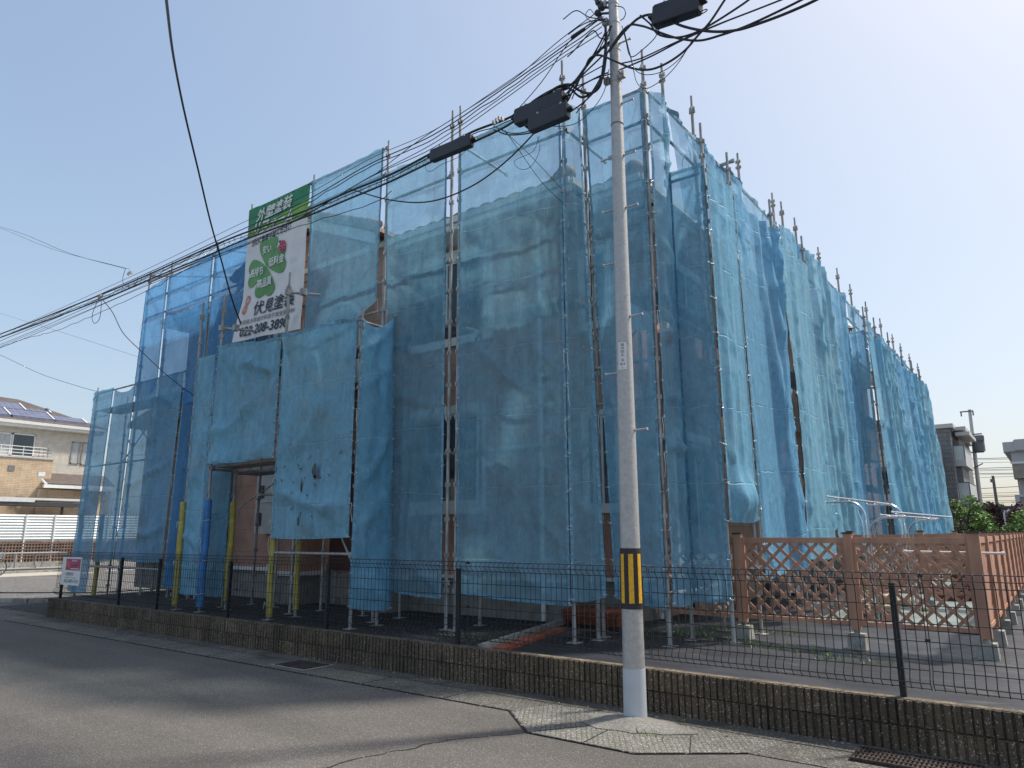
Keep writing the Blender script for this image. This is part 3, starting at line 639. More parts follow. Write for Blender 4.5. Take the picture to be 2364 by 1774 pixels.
# --- side scaffold
RS = thing('side_scaffold', 'long row of tube scaffold uprights along the right side of the building', 'scaffold', (-3.5, 17, .33))
inner = [8.5, 9.55, 11.55, 13.47, 14.06, 15.0, 16.87, 18.69, 20.1, 22.07, 24.2, 26.25, 27.8, 29.7, 31.7]
outer = [8.52, 9.5, 11.45, 13.35, 18.64, 19.97, 21.9, 24.0, 25.98, 27.64]
for y in inner: build('post', post_mb(-3.7, y, .335, 8.15 + random.uniform(-.03, .05)), scaf, RS)
for y in outer: build('post', post_mb(-3.2, y, .335, 7.06 + random.uniform(-.03, .06)), scaf, RS)
for y in (9.0, 11.0, 13.4, 16.5, 19.0, 22.0): build('post', post_mb(-4.25, y, .335, 6.2), scaf, RS)
for a, b in zip(inner, inner[1:]):
    rail(RS, (-3.7, a, 7.48), (-3.7, b, 7.48)); rail(RS, (-3.7, a, 7.0), (-3.7, b, 7.0))
for a, b in zip(outer[:3], outer[1:4]):
    for z in (6.42, 5.9): rail(RS, (-3.22, a, z), (-3.22, b, z))
for a, b in zip(outer[4:], outer[5:]): rail(RS, (-3.2, a, 6.42), (-3.2, b, 6.42))
for y in (8.52, 18.64): rail(RS, (-3.7, y, 6.42), (-3.2, y, 6.42)); rail(RS, (-3.7, y, 1.9), (-3.2, y, 1.9))
rail(RS, (-3.7, 7.9, 7.42), (-3.7, 8.5, 7.45)); rail(RS, (-3.7, 7.9, 6.95), (-3.7, 8.5, 6.95)); rail(RS, (-4.6, 8.5, 6.98), (-3.7, 8.5, 6.98))
rail(RS, (-3.72, 10.5, 7.42), (-3.42, 10.5, 7.44), .03)
for z in (4.65, 2.75):
    for a, b in ((8.0, 9.5), (9.5, 11.45), (11.45, 13.4), (13.4, 15), (15, 16.87), (16.87, 18.69), (18.69, 20.1), (20.1, 22.07), (22.07, 24.2)): deck(RS, -4.2, a, -3.72, b, z)
deck(RS, -4.3, 18.69, -3.72, 20.1, 5.02)
for y in (8.5, 9.55, 11.5): g = MB(); g.cyl((-3.7, y, 6.30), (-3.25, y, 6.30), .0215, 8); g.box((-3.74, y - .04, 6.25), (-3.66, y + .04, 6.35)); build('coupler', g, scaf, RS)

# ================================================================ NETS
NETG = 'blue mesh nets laced to the scaffold'
def net(label, tl, tr, br, bl, mat, seed=0, amp=.03, folds=5, sag=.02, pin=.006, out=(0, -1, 0), fold_amp=.02, bellyb=0, name='scaffold_net', topsag=.015, hems='LR', bot=None, vz=1.0, lens=0):
    tl, tr, br, bl = map(Vector, (tl, tr, br, bl)); out = Vector(out)
    W_ = (tr - tl).length; H_ = (tl - bl).length
    nu = max(8, int(W_ / .055)); nv = max(10, int(H_ / .07)); ties = max(1, round(H_ / .45))
    amp *= 1.35; fold_amp *= 1.6
    def P(s, t, off=0):
        v = 1 - t
        p = (tl * (1 - s) + tr * s) * v + (bl * (1 - s) + br * s) * t
        side = (tr - tl).normalized()
        pinch = (1 - abs(math.sin(math.pi * v * ties)) ** .6)
        ed = pin * (1 - pinch)
        e = min(s, 1 - s) * W_
        p = p + side * (ed if s < .5 else -ed) * max(0, 1 - e / .25)
        if lens: p = p + side * lens * math.sin(math.pi * min(1, v / .85)) ** 1.3 * max(0, 1 - s / .5)
        env = min(1, e / .18) * min(1, (v * H_ + .02) / .12 if False else 1)
        x = s * W_; z = v * H_
        d = amp * noise.noise((x * 1.1 + seed * 7.3, z * .45 * vz, seed)) + amp * .5 * noise.noise((x * 2.4, z * 1.3 * vz, seed + 9.1))
        rd = 1 - abs(noise.noise((x * 2.0 + z * .25 * math.sin(seed * 2.1) + seed, z * .33 * vz + seed * .7, seed * 3.3))) * 2.6
        d += fold_amp * max(0, rd) ** 2 * (.55 if vz == 1 else 1.0)
        rd2 = 1 - abs(noise.noise((x * 4.2 - z * .3 + seed, z * .7 * vz, seed * 1.3 + 4))) * 3
        d += fold_amp * .35 * max(0, rd2) ** 2
        if vz == 1: d += fold_amp * .9 * max(0, 1 - abs(noise.noise((x * .7 + seed, z * 1.3 + seed * 2.2 + x * .4 * math.sin(seed), seed * .9))) * 5) ** 2
        d += amp * .25 * math.sin(folds * 2 * math.pi * s + noise.noise((z * .5, seed, 0)) * 4) * noise.noise((x, z * .3, seed + 30))
        for eg, sg_ in ((s * W_, 0), ((1 - s) * W_, 1)):      # folds pulled in from the ties
            if eg < 1.1:
                k0 = math.floor(v * ties)
                for kk in (k0 - 1, k0, k0 + 1, k0 + 2):
                    h1 = math.sin(kk * 12.9898 + seed * 78.233 + sg_ * 37.7) * 43758.5453; h1 -= math.floor(h1)
                    if h1 < .35: continue
                    sl_ = (h1 - .35) * 3.2 - .5; dz_ = (v * ties - kk) * H_ / ties + eg * sl_ * .9
                    wv = .022 + .05 * eg; d += fold_amp * 1.1 * (h1 - .2) * math.exp(-(dz_ / wv) ** 2) * math.exp(-eg / .38) * min(1, eg / .05)
        if bellyb: d += bellyb * math.exp(-((t - .94) / .05) ** 2) * math.sin(math.pi * min(1, max(0, s))) ** .5
        p = p + out * (max(d, -.012 if d < 0 else d) * env + .012 + off)
        if t < .12: p.z -= topsag * math.sin(math.pi * s) * (1 - t / .12)
        if t > .9: p.z -= sag * (math.sin(math.pi * s) + .3 * noise.noise((x * 2, seed, 1))) * (t - .9) / .1
        if bot: p.z += bot(s) * t ** 6
        return p
    g = MB(); g.grid(lambda s, t: P(s, t), nu, nv, uv=lambda s, t: (s * W_, (1 - t) * H_))
    o = one(name, g, mat, label, 'net', NETG)
    hw = .035 / W_
    for side in hems:
        g = MB()
        if side in 'LR':
            s0 = 0 if side == 'L' else 1 - hw
            g.grid(lambda s, t: P(s0 + hw * s, t, .004), 2, nv)
        elif side == 'B': g.grid(lambda s, t: P(s, 1 - .035 / H_ * (1 - t), .004), nu, 1)
        elif side == 'T': g.grid(lambda s, t: P(s, .06 / H_ * t, .004), nu, 1)
        for k in range(ties + 1 if side in 'LR' else 0):
            t_ = min(.995, max(.004, k / ties)); c = P(hw * .5 if side == 'L' else 1 - hw * .5, t_, .009)
            sd2 = (tr - tl).normalized()
            ring = [c + sd2 * .011 * math.cos(a) + Vector((0, 0, .011 * math.sin(a))) for a in [i * math.pi / 3 for i in range(7)]]
            g.tube(ring, .004, 4, False, 1)
            c2 = P(0 if side == 'L' else 1, t_, .006); e = c2 + sd2 * (-.035 if side == 'L' else .035) + Vector((0, 0, random.uniform(-.03, .02))); g.tube([c, (c + e) / 2 + out * .012, e], .0028, 4, False, 1)
            if random.random() < .13: g.tube([e, e + Vector((0, 0, -.12)) + out * .01, e + sd2 * .02 + Vector((0, 0, -.25))], .0028, 4, False, 1)
        build('hem', g, [hemm, grom], o)
    return o
Y = (0, -1, 0); X = (1, 0, 0)
# main street front (plane y=7.45)
yf = 7.455
net('large teal net between the twin uprights and the right-hand front upright', (-6.58, yf, 7.45), (-4.745, yf, 7.42), (-4.745, yf, .76), (-6.54, yf, .83), netA, 1, .055, 3, fold_amp=.040, hems='LRB')
net('teal net just left of the twin uprights', (U840 + .03, yf, 7.46), (-6.83, yf, 7.46), (-6.81, yf, .74), (-7.95, yf, .82), netA, 2, .055, 3, fold_amp=.042, hems='LRB')
net('narrow net on the small jog right of the front upright', (-4.735, yf - .01, 7.42), (-4.64, 7.80, 7.46), (-4.44, 7.78, .85), (-4.725, yf - .01, .80), netA, 3, .02, 1, fold_amp=.03)
net('corner net behind the utility pole', (-4.60, 7.84, 7.43), (-3.705, 7.86, 7.38), (-3.705, 7.86, .74), (-4.36, 7.84, .84), netB, 4, .035, 2, fold_amp=.032, hems='LRB')
net('tall net behind the clover banner, right of it', (U680 + .02, yf, 7.97), (U840 - .05, yf, 7.97), (U840 - .10, yf, 5.28), (U680 + .06, yf, 4.45), netB, 5, .03, 2, topsag=.02, bot=lambda s: .0)
# lifted triangle hole beside: terracotta shows through between this net and the porch
# upper parts over the sky read lighter: the same nets, thinner weave by the eaves
net('tall deep blue net left of the banner', (lx[2] + .03, LV - .05, 7.72), (-12.75, LV - .05, 7.80), (-12.8, LV - .05, 4.2), (lx[2] + .03, LV - .05, 4.3), netDeep, 7, .03, 2)
net('blue net between the two left uprights', (lx[1] + .03, LV - .05, 7.62), (lx[2] - .03, LV - .05, 7.72), (lx[2] - .03, LV - .05, 4.4), (lx[1] + .03, LV - .05, 4.5), netDeep, 8, .04, 2)
net('leftmost tall blue net bounding the upper scaffold', (lx[0], LV - .05, 7.50), (lx[1] - .03, LV - .05, 7.62), (lx[1] - .03, LV - .05, 4.5), (lx[0] - .1, LV - .05, 4.9), netDeep, 9, .03, 1)
# lower left block
zt = LL[0].z
net('far left low net with yellow pads below', (LL[0].x, LV - .06, LL[0].z - .03), (LL[0].x + 1.05, LV - .06, LL[0].z - .02), (LL[0].x + 1.02, LV - .16, .30), (LL[0].x + .02, LV - .16, .32), netL, 10, .05, 2, fold_amp=.03)
net('low net beside the far left one, sagging at its top', (LL[0].x + 1.12, LV - .06, LL[0].z - .05), (LL[1].x - .03, LV - .06, LL[1].z - .03), (LL[1].x - .02, LV - .14, 1.05), (LL[0].x + 1.16, LV - .14, 1.0), netL, 11, .04, 1, fold_amp=.03, topsag=.15)
net('wide low net in front of the left scaffold', (LL[1].x + .03, LV - .06, LL[1].z - .03), (LL[2].x - .02, LV - .06, LL[2].z), (LL[2].x - .06, LV - .14, 1.04), (LL[1].x + .02, LV - .14, 1.06), netL, 12, .06, 2, fold_amp=.05)
net('deep blue return net left of the wrapped legs', (LL[2].x + .0, LV - .06, LL[2].z - .45), (LL[2].x + .75, LV + .25, LL[2].z - .8), (LL[2].x + .75, LV + .25, .5), (LL[2].x - .02, LV - .12, .55), netDeep, 13, .04, 1, fold_amp=.05, out=(.87, -.5, 0))
# porch
yp = 6.745
net('narrow porch net left of the blue foam leg', (PU[0] + .03, yp + .03, 4.82), (PU[1] - .03, yp, 4.78), (PU[1] - .03, yp, .62), (PU[0] + .07, yp + .05, .62), netPorch, 14, .04, 1, fold_amp=.05)
net('porch net above the open entrance, its top folded over', (PU[1] + .03, yp, 4.92), (PU[2] - .02, yp, 4.76), (PU[2] - .03, yp, 2.80), (PU[1] + .03, yp, 2.79), netPorch, 15, .09, 2, fold_amp=.085, bellyb=.05, hems='LRBT')
net('torn porch net hanging to chest height', (PU[2] + .03, yp, 4.75), (PU[3] - .02, yp, 4.76), (PU[3] - .02, yp, 1.56), (PU[2] + .02, yp, 1.55), netPorch, 16, .06, 2, fold_amp=.06, hems='LRBT')
net('bulging return net on the right side of the porch', (PU[3] + .02, yp + .03, 4.74), (PU[3] + .05, 7.40, 4.95), (PU[3] + .12, 7.42, .55), (PU[3] + .02, yp - .02, .62), netS1, 17, .05, 1, out=X, fold_amp=.05, bellyb=.06, topsag=.18, hems='LR')
net('dark inner net behind the open porch bay', (-12.95, 7.24, 4.6), (-11.74, 7.24, 4.6), (-11.74, 7.24, .55), (-12.95, 7.24, .55), netPorch, 18, .03, 2)
# tears and patches on the torn net
TL_ = []
random.seed(5)
for k in range(30):
    s = random.uniform(.08, .92); z = 1.65 + abs(random.gauss(.7, .35)); x = PU[2] + (PU[3] - PU[2]) * s; L = random.uniform(.02, .10); a = random.uniform(.3, 2.6)
    n_ = 7; pts = []
    for i in range(n_): b_ = 2 * math.pi * i / n_; rr_ = L * (1 if i % 2 else .35) * random.uniform(.6, 1.2); pts.append((x + rr_ * math.cos(b_) * math.cos(a) - .3 * rr_ * math.sin(b_) * math.sin(a), 6.655, z + rr_ * math.cos(b_) * math.sin(a) + .3 * rr_ * math.sin(b_) * math.cos(a)))
    TL_.append(pts)
for (x, z, w, h) in ((-8.66, 2.52, .06, .15), (-8.58, 2.42, .12, .035), (-8.93, 2.05, .055, .26), (-8.98, 1.82, .04, .13), (-8.88, 2.16, .10, .06), (-8.95, 2.32, .03, .12)):
    pts = []
    for i in range(11): b_ = 2 * math.pi * i / 11; q = random.uniform(.5, 1.1); pts.append((x + w * q * math.cos(b_), 6.655, z + h * q * math.sin(b_)))
    TL_.append(pts)
tornnet = [o for o in COL.objects if o.get('label', '').startswith('torn porch net')][0]
tearm = M('dark torn cloth', (.085, .10, .10), .9, var=.2)
for pts in TL_: g = MB(); g.prism(pts, (0, .002, 0)); build('tear', g, tearm, tornnet)
random.seed(11)
# side: tower corner return
net('narrow corner return net of the right side', (-3.665, 7.875, 7.38), (-3.66, 8.48, 7.46), (-3.64, 8.46, .78), (-3.66, 7.875, .78), netB, 19, .04, 1, out=X, fold_amp=.05, pin=.03)
net('front net of the projecting side box', (-3.66, 8.46, 6.42), (-3.165, 8.46, 6.40), (-3.165, 8.46, .82), (-3.64, 8.46, .80), netB, 20, .04, 1, fold_amp=.04, hems='LRB')
net('first side net with a bulging bottom over the lattice fence', (-3.155, 8.478, 6.40), (-3.16, 9.49, 6.42), (-3.14, 9.49, 1.75), (-3.15, 8.478, 1.72), netS1, 21, .03, 2, vz=.16, out=X, fold_amp=.03, bellyb=.12, hems='LR')
net('second side net, deep blue with long diagonal folds', (-3.16, 9.51, 6.40), (-3.16, 11.42, 6.42), (-3.08, 11.42, 1.15), (-3.12, 9.53, 1.0), netS2, 22, .09, 3, vz=.16, out=X, fold_amp=.08, topsag=.05)
net('third side net, faded teal beside the open slit', (-3.16, 11.55, 6.42), (-3.16, 13.32, 6.42), (-3.12, 13.34, 1.2), (-3.10, 11.50, 1.2), netS3, 23, .05, 4, lens=.26, vz=.16, out=X, fold_amp=.04, pin=.05)
net('fourth side net, teal, behind the lattice divider', (-3.62, 13.42, 7.45), (-3.64, 15.0, 7.46), (-3.5, 15.0, 1.7), (-3.3, 13.42, 1.6), netS1, 24, .06, 3, vz=.16, out=X, fold_amp=.06)
net('fifth side net, pale, pulled in at the top', (-3.63, 15.02, 7.46), (-3.64, 16.85, 7.46), (-3.45, 16.85, 1.3), (-3.45, 15.02, 1.5), netS3, 25, .06, 3, vz=.16, out=X, fold_amp=.07)
net('sixth side net, dark blue, ending at the second box', (-3.64, 16.87, 7.40), (-3.64, 18.75, 7.46), (-3.58, 18.62, 1.3), (-3.45, 16.87, 1.3), netS2, 26, .05, 3, vz=.16, out=X, fold_amp=.05, topsag=.1)
net('front net of the second side box', (-3.68, 18.58, 6.42), (-3.19, 18.58, 6.42), (-3.17, 18.58, 1.3), (-3.66, 18.58, 1.3), netB, 27, .03, 1, fold_amp=.03)
for i, (a, b, m_, lb) in enumerate(((18.68, 19.95, netS1, 'first net of the second side box, with long pleats'), (19.99, 21.88, netS3, 'second net of the far side box, greenish and stained'), (21.94, 23.98, netS2, 'third net of the far side box, bright blue and bellied'),
                                  (24.02, 25.96, netS1, 'fourth net of the far side box'), (26.0, 27.62, netS3, 'last net at the far end of the right side'))):
    net(lb, (-3.16, a, 6.42), (-3.16, b, 6.42), (-2.98 + .04 * i, b, 1.35), (-3.05, a, 1.3), m_, 30 + i, .09, 3, vz=.16, out=X, fold_amp=.09)
# upper row behind (y from 8.6), over the roof edge
up = [(8.62, 9.53, netSU, 'upper net by the corner, pulled off its upright'), (9.6, 11.5, netS2, 'upper deep blue net above the first side box'), (11.6, 13.42, netSU, 'upper pale net with an open corner'), (19.3, 20.05, netSU, 'upper net behind the second box'),
      (20.15, 22.0, netSU, 'second upper net behind the far box'), (22.1, 24.15, netS2, 'third upper net behind the far box'), (24.25, 26.2, netSU, 'fourth upper net behind the far box'), (26.3, 27.75, netSU, 'last upper net at the far end')]
for i, (a, b, m_, lb) in enumerate(up):
    op = .28 if i in (0, 2) else .0
    net(lb, (-3.67, a - .1, 7.46), (-3.67, b, 7.46), (-3.66, b, 6.0), (-3.66, a + op, 6.0), m_, 40 + i, .05, 2, out=X, fold_amp=.05, topsag=.05, hems='T')

# ================================================================ BANNER
BX0, BX1, BZ0, BZ1 = U545 + .03, U680 - .03, 5.22, 7.93
BW, BH = BX1 - BX0, BZ1 - BZ0
def bf(x, y, d=0):
    """banner coordinates in metres (origin bottom left) to the world"""
    s = x / BW; t_ = y / BH
    low = max(0, 1 - t_ * 3.2)
    px = BX0 + x - .10 * low * (1 - s) - .02 * low * s
    pz = BZ0 + y - .03 * low * (1 - s) - .09 * low * s + .02 - .01 * math.sin(6 * s) * (t_ > .95) - .012 * math.sin(math.pi * s) * t_
    py = 7.43 - .035 * noise.noise((x * 1.6, y * 1.3, 4)) - .018 * noise.noise((x * 4, y * 3.1, 8)) - .10 * low * (1 - s) ** .7
    return (px, py - d, pz)
BN = thing('banner', 'tall white and green advertising banner with a four-leaf clover', 'banner', (BX0 + BW / 2, 7.43, BZ0))
def band_y(x, k): s = x / BW; return BH * (.775 - .015 * s + .02 * math.sin(s * 3.3 + .2)) if k == 0 else BH * (.845 + .045 * s * s)
g = MB(); g.grid(lambda s, t_: bf(s * BW, t_ * band_y(s * BW, 0) - 0, 0), 34, 50); build('cloth', g, bannerw, BN)
g = MB(); g.grid(lambda s, t_: bf(s * BW, band_y(s * BW, 0) * (1 - t_) + band_y(s * BW, 1) * t_, 0), 34, 6); build('light_green_band', g, blime, BN)
g = MB(); g.grid(lambda s, t_: bf(s * BW, band_y(s * BW, 1) * (1 - t_) + BH * t_, 0), 34, 6); build('dark_green_band', g, bgreen, BN)
D_ = .018
g = MB()
put_text(g, '外壁塗装', 1.12, .25, lambda x, y: bf(.30 + x, 2.37 + y + x * .03, D_), shear=.3, bold=.008); build('heading', g, inkw, BN)
g = MB(); put_text(g, 'リフォーム', 1.20, .25, lambda x, y: bf(.26 + x, 2.09 + y - x * .0, D_), shear=.3, bold=.010); build('heading', g, inkw, BN)
g = MB(); put_text(g, '当社におまかせください', 1.25, .13, lambda x, y: bf(.18 + x, 1.89 + y + x * .02, D_), shear=.2, bold=.003); build('slogan', g, inkdk, BN)
g = MB(); put_text(g, '伏見塗装', 1.24, .27, lambda x, y: bf(.50 + x * .97, .43 + y, D_), shear=0, bold=.005); build('company_name', g, inkdk, BN)
g = MB(); put_text(g, '宮城県多賀城市新田字南安楽寺89', 1.62, .09, lambda x, y: bf(.12 + x, .30 + y, D_)); build('address', g, inkdk, BN)
g = MB(); put_text(g, '022-208-3898', 1.38, .17, lambda x, y: bf(.20 + x, .08 + y, D_), shear=.1, bold=.006); build('phone_number', g, inkdk, BN)
ccx, ccy = .74, 1.35
for a in (88, 8, -92, 186):
    g = MB(); ar = math.radians(a); Lr = .585; Wd = .30
    half = [(.0, .0), (.12, .22), (.3, .52), (.5, .80), (.68, .96), (.82, .98), (.93, .84), (.99, .6), (1.0, .38), (.95, .15)]
    pts = half + [(.90, 0)] + [(u_, -v_) for u_, v_ in reversed(half[1:])]
    vs = [(ccx + (px_ * Lr + .01) * math.cos(ar) - (py_ * Wd) * math.sin(ar), ccy + (px_ * Lr + .01) * math.sin(ar) + (py_ * Wd) * math.cos(ar)) for px_, py_ in pts]
    cen = (ccx + .55 * Lr * math.cos(ar), ccy + .55 * Lr * math.sin(ar)); K = len(vs)
    g.add([bf(*cen, D_ * .7)] + [bf(*v, D_ * .7) for v in vs], [(0, i + 1, (i + 1) % K + 1) for i in range(K)])
    build('clover_leaf', g, clover, BN)
for s_, w, h, x, y in (('安い', .26, .16, .61, 1.62), ('低料金', .48, .18, .82, 1.31), ('長持ち', .42, .18, .22, 1.22), ('高品質', .44, .18, .50, .95)):
    g = MB(); put_text(g, s_, w, h, lambda xx, yy, x=x, y=y: bf(x + xx, y + yy, D_ * 1.5), bold=.004); build('leaf_lettering', g, inkw, BN)
g = MB(); bc = (1.21, 1.64)
g.add([bf(bc[0] + .105 * math.cos(a * math.pi / 8) * .9, bc[1] + .125 * math.sin(a * math.pi / 8), D_ * 1.3) for a in range(16)], [tuple(range(16))]); lb_ = build('ladybird', g, inkpink, BN)
g = MB()
for dx, dy in ((-.045, .05), (.045, .05), (-.05, -.015), (.05, -.015), (-.03, -.07), (.03, -.07)): g.add([bf(bc[0] + dx + .017 * math.cos(a * math.pi / 4), bc[1] + dy + .017 * math.sin(a * math.pi / 4), D_ * 1.6) for a in range(8)], [tuple(range(8))])
g.add([bf(bc[0] - .07 + .03 * math.cos(a * math.pi / 4), bc[1] + .11 + .03 * math.sin(a * math.pi / 4), D_ * 1.6) for a in range(8)], [tuple(range(8))])
g.add([bf(bc[0] - .004, bc[1] - .12, D_ * 1.6), bf(bc[0] + .004, bc[1] - .12, D_ * 1.6), bf(bc[0] + .004, bc[1] + .12, D_ * 1.6), bf(bc[0] - .004, bc[1] + .12, D_ * 1.6)], [(0, 1, 2, 3)])
build('spots', g, inkdk, lb_)
g = MB()   # small red badge emblem beside the company name
for (cx_, cy_, r0, r1) in ((.24, .77, .055, .10), (.20, .60, .05, .095)):
    K = 8; vs = [bf(cx_ + (r1 if j else r0) * math.cos(i * 2 * math.pi / K + .4) * .9, cy_ + (r1 if j else r0) * math.sin(i * 2 * math.pi / K + .4), D_) for j in (0, 1) for i in range(K)]
    g.add(vs, [(i, (i + 1) % K, K + (i + 1) % K, K + i) for i in range(K)])
build('badge', g, inkor, BN)
g = MB()
for k in range(5): x = .05 + k * (BW - .1) / 4; p = Vector(bf(x, BH - .02, .006)); g.tube([p, (p.x, 7.47, p.z + .05), (p.x, 7.52, p.z)], .012, 5)
build('tie', g, cablem, BN)
g = MB()
for k in range(7):
    for s_ in (0, 1):
        if k and k < 7: p = Vector(bf(s_ * BW, k * BH / 7, .003)); g.tube([p, p + Vector((-.05 if s_ == 0 else .05, .03, .01))], .006, 4)
build('edge_tie', g, cablem, BN)

# ================================================================ FOAM PADS
def pad(x, y, z0, z1, mat, label, seed=0, rr=.052):
    t = thing('foam_pad', label, 'foam pad', (x, y, z0), 'foam pads wrapped round the scaffold legs')
    g = MB(); n = 14; path = []; rs = []
    for k in range(n + 1):
        z = z0 + (z1 - z0) * k / n; path.append((x + .014 * noise.noise((z * 1.5, seed, 0)), y + .014 * noise.noise((z * 1.5, seed, 5)), z)); rs.append(rr * (1 + .10 * noise.noise((z * 2.2, seed, 9))))
    g.tube(path, rs, 14); g.box((x + rr * .3, y - rr - .004, z0 + .02), (x + rr * .36, y - rr * .8, z1 - .02)); build('foam_sleeve', g, mat, t)
    for k, f in enumerate((.12, .42, .80)):
        z = z0 + (z1 - z0) * (f + .03 * noise.noise((seed, k, 1))); g = MB()
        g.tube([(x + (rr + .006) * math.cos(a * math.pi / 6), y + (rr + .006) * math.sin(a * math.pi / 6), z + .012 * math.sin(a + seed)) for a in range(13)], .004, 5, False)
        a = x - rr * .8; g.tube([(a, y - rr * .7, z), (a - .03, y - rr, z - .03), (a - .02, y - rr - .01, z - .10 - .05 * (k % 2))], .0035, 4); g.tube([(a, y - rr * .7, z), (a + .03, y - rr - .03, z + .01), (a + .05, y - rr - .03, z - .05)], .0035, 4)
        build('cord_tie', g, cord, t)
pad(PU[0] - .01, 6.76, .40, 2.18, yfoam, 'yellow foam pad on the leg left of the blue pad', 1)
pad(PU[1], 6.8, .42, 2.20, bfoam, 'bright blue foam pad tied with white cord', 2, .064)
pad(PU[1], 7.28, .48, 2.17, yfoam, 'yellow foam pad on the rear leg just right of the blue pad', 3, .054)
pad(PU[2], 6.8, .38, 2.20, yfoam, 'yellow foam pad standing lowest at the middle of the open porch', 4, .05)
pad(PU[2], 7.28, .45, 1.75, yfoam, 'yellow foam pad partly behind the torn net', 5, .045)
pad(LL[0].x - .04, LV - .02, .25, onY(199, 1174, LV).z, yfoam, 'yellow foam pad at the far left corner of the nets', 6, .05)
pad(LL[0].x + 1.08, LV - .02, .2, 2.1, yfoam, 'yellow foam pad between the two far left nets', 7, .05)

# ================================================================ THE BUILDING
BD = thing('apartment_building', 'terracotta two-storey house with tiled roof wrapped in blue scaffold nets', 'house', (-10, 14, .33))
EZ = 6.88
def wallbox(g, a, b, z0, z1): g.box((a[0], a[1], z0), (b[0], b[1], z1))
g = MB(); wallbox(g, (-17.0, 9.0), (-9.55, 28), .93, 6.9); wallbox(g, (-9.55, 9.0), (-5.85, 28), .93, 6.9); wallbox(g, (-5.851, 9.6), (-4.95, 28), .93, 6.9)
build('wall', g, terra, BD)
g = MB(); g.box((-19.3, 9.3, .93), (-17.01, 15, 4.45)); build('lower_wing_wall', g, terra, BD)
g = MB(); g.box((-19.28, 9.34, .30), (-17.03, 14.9, .93)); build('wing_foundation', g, base_c, BD)
g = MB(); g.prism([(-19.7, 8.95, 4.42), (-17.0, 8.95, 4.42), (-17.0, 8.95, 5.2), (-19.7, 8.95, 4.55)], (0, 6.4, 0)); build('wing_roof', g, tile, BD)
g = MB(); g.box((-16.98, 9.04, .30), (-5.88, 27.9, .95)); g.box((-5.9, 9.64, .30), (-4.98, 27.9, .95)); build('foundation', g, base_c, BD)
g = MB(); g.box((-17.05, 8.95, .88), (-11.95, 9.02, .95)); g.box((-9.7, 8.93, .90), (-5.8, 9.02, .95)); g.box((-5.8, 9.55, .90), (-4.90, 9.62, .95)); g.box((-4.97, 9.55, .90), (-4.88, 28, .95)); build('base_moulding', g, trimw, BD)
# entrance block: column, recess and side pier
g = MB(); g.box((-12.15, 8.45, .93), (-11.35, 9.02, 4.3)); build('entrance_pier', g, terra, BD)
g = MB(); g.box((-12.2, 8.40, .85), (-11.3, 9.0, .93)); build('pier_moulding', g, trimw, BD)
g = MB(); g.box((-12.13, 8.47, .30), (-11.37, 9.03, .86)); build('pier_foundation', g, base_c, BD)
g = MB(); g.box((-9.75, 8.50, .93), (-9.0, 9.02, 4.3)); build('entrance_pier', g, terra, BD)
g = MB(); g.box((-9.80, 8.45, .85), (-8.95, 9.0, .93)); build('pier_moulding', g, trimw, BD)
g = MB(); g.box((-9.73, 8.52, .30), (-9.02, 9.03, .86)); build('pier_foundation', g, base_c, BD)
g = MB(); g.box((-12.15, 8.45, 4.3), (-9.0, 9.05, 6.85)); build('gable_wall', g, terra, BD)
g = MB(); g.box((-11.1, 8.97, .95), (-10.15, 9.0, 2.95)); dr = build('entrance_door', g, M('dark door', (.10, .04, .03), .5, var=.15), BD)
g = MB(); g.box((-10.25, 8.93, 1.7), (-10.22, 8.97, 2.2)); build('handle', g, chrome, dr)
# roof: low hip, tile courses as scallops at the eave, barrel ridge caps
def tiles(g, p, q, inward, rise, n, hl=0, hr=0):
    """one slope: p->q along the eave, barrel tiles running up"""
    p = Vector(p); q = Vector(q); L = (q - p).length; d = (q - p) / L; inw = Vector(inward); n = max(1, round(L / .30))
    nu = n * 8
    def f(s, t_): return p + d * (L * s * (1 - (hl + hr) * rise * t_ / L) + hl * rise * t_) + inw * (rise * t_) + Vector((0, 0, .38 * rise * t_ + .05 + .038 * (abs(math.sin(math.pi * n * s)) ** 1.4) + .012 * ((t_ * rise / .33) % 1 < .001)))
    g.grid(f, nu, 12)
    g.grid(lambda s, t_: p + d * (L * s) + Vector((0, 0, -.01 + (.06 + .038 * (abs(math.sin(math.pi * n * s)) ** 1.4)) * t_)), nu, 1)
g = MB(); tiles(g, (-17.3, 8.5, EZ), (-5.3, 8.5, EZ), (0, 1, 0), 4.0, 1, 1, 1); tiles(g, (-8.3, 9.05, EZ), (-4.4, 9.05, EZ), (0, 1, 0), 3.6, 1, 0, 1)
def sideslope(g, x, y0, y1, rise):
    n = round((y1 - y0) / .3)
    g.grid(lambda s, t_: (x - rise * t_, y0 + rise * t_ + (y1 - y0 - rise * t_) * s, EZ + .38 * rise * t_ + .05 + .038 * abs(math.sin(math.pi * n * s)) ** 1.4), n * 6, 8)
    g.grid(lambda s, t_: (x, y0 + (y1 - y0) * s, EZ - .01 + (.06 + .038 * abs(math.sin(math.pi * n * s)) ** 1.4) * t_), n * 6, 1)
sideslope(g, -4.4, 9.05, 28.5, 3.6); sideslope(g, -5.3, 8.5, 10.5, 1.9); rf = build('roof', g, tile, BD)
def cap(path, r=.085):
    g = MB(); P_ = [Vector(a) for a in path]
    L = sum((b - a).length for a, b in zip(P_, P_[1:])); n = max(2, int(L / .28))
    a, b = P_[0], P_[-1]
    for k in range(n): p = a + (b - a) * (k / n); q = a + (b - a) * ((k + 1.12) / n); g.tube([p, q], [r * 1.12, r * .94], 12)
    g.ball(a, r * 1.15, n=6); build('ridge_cap', g, tile, rf)
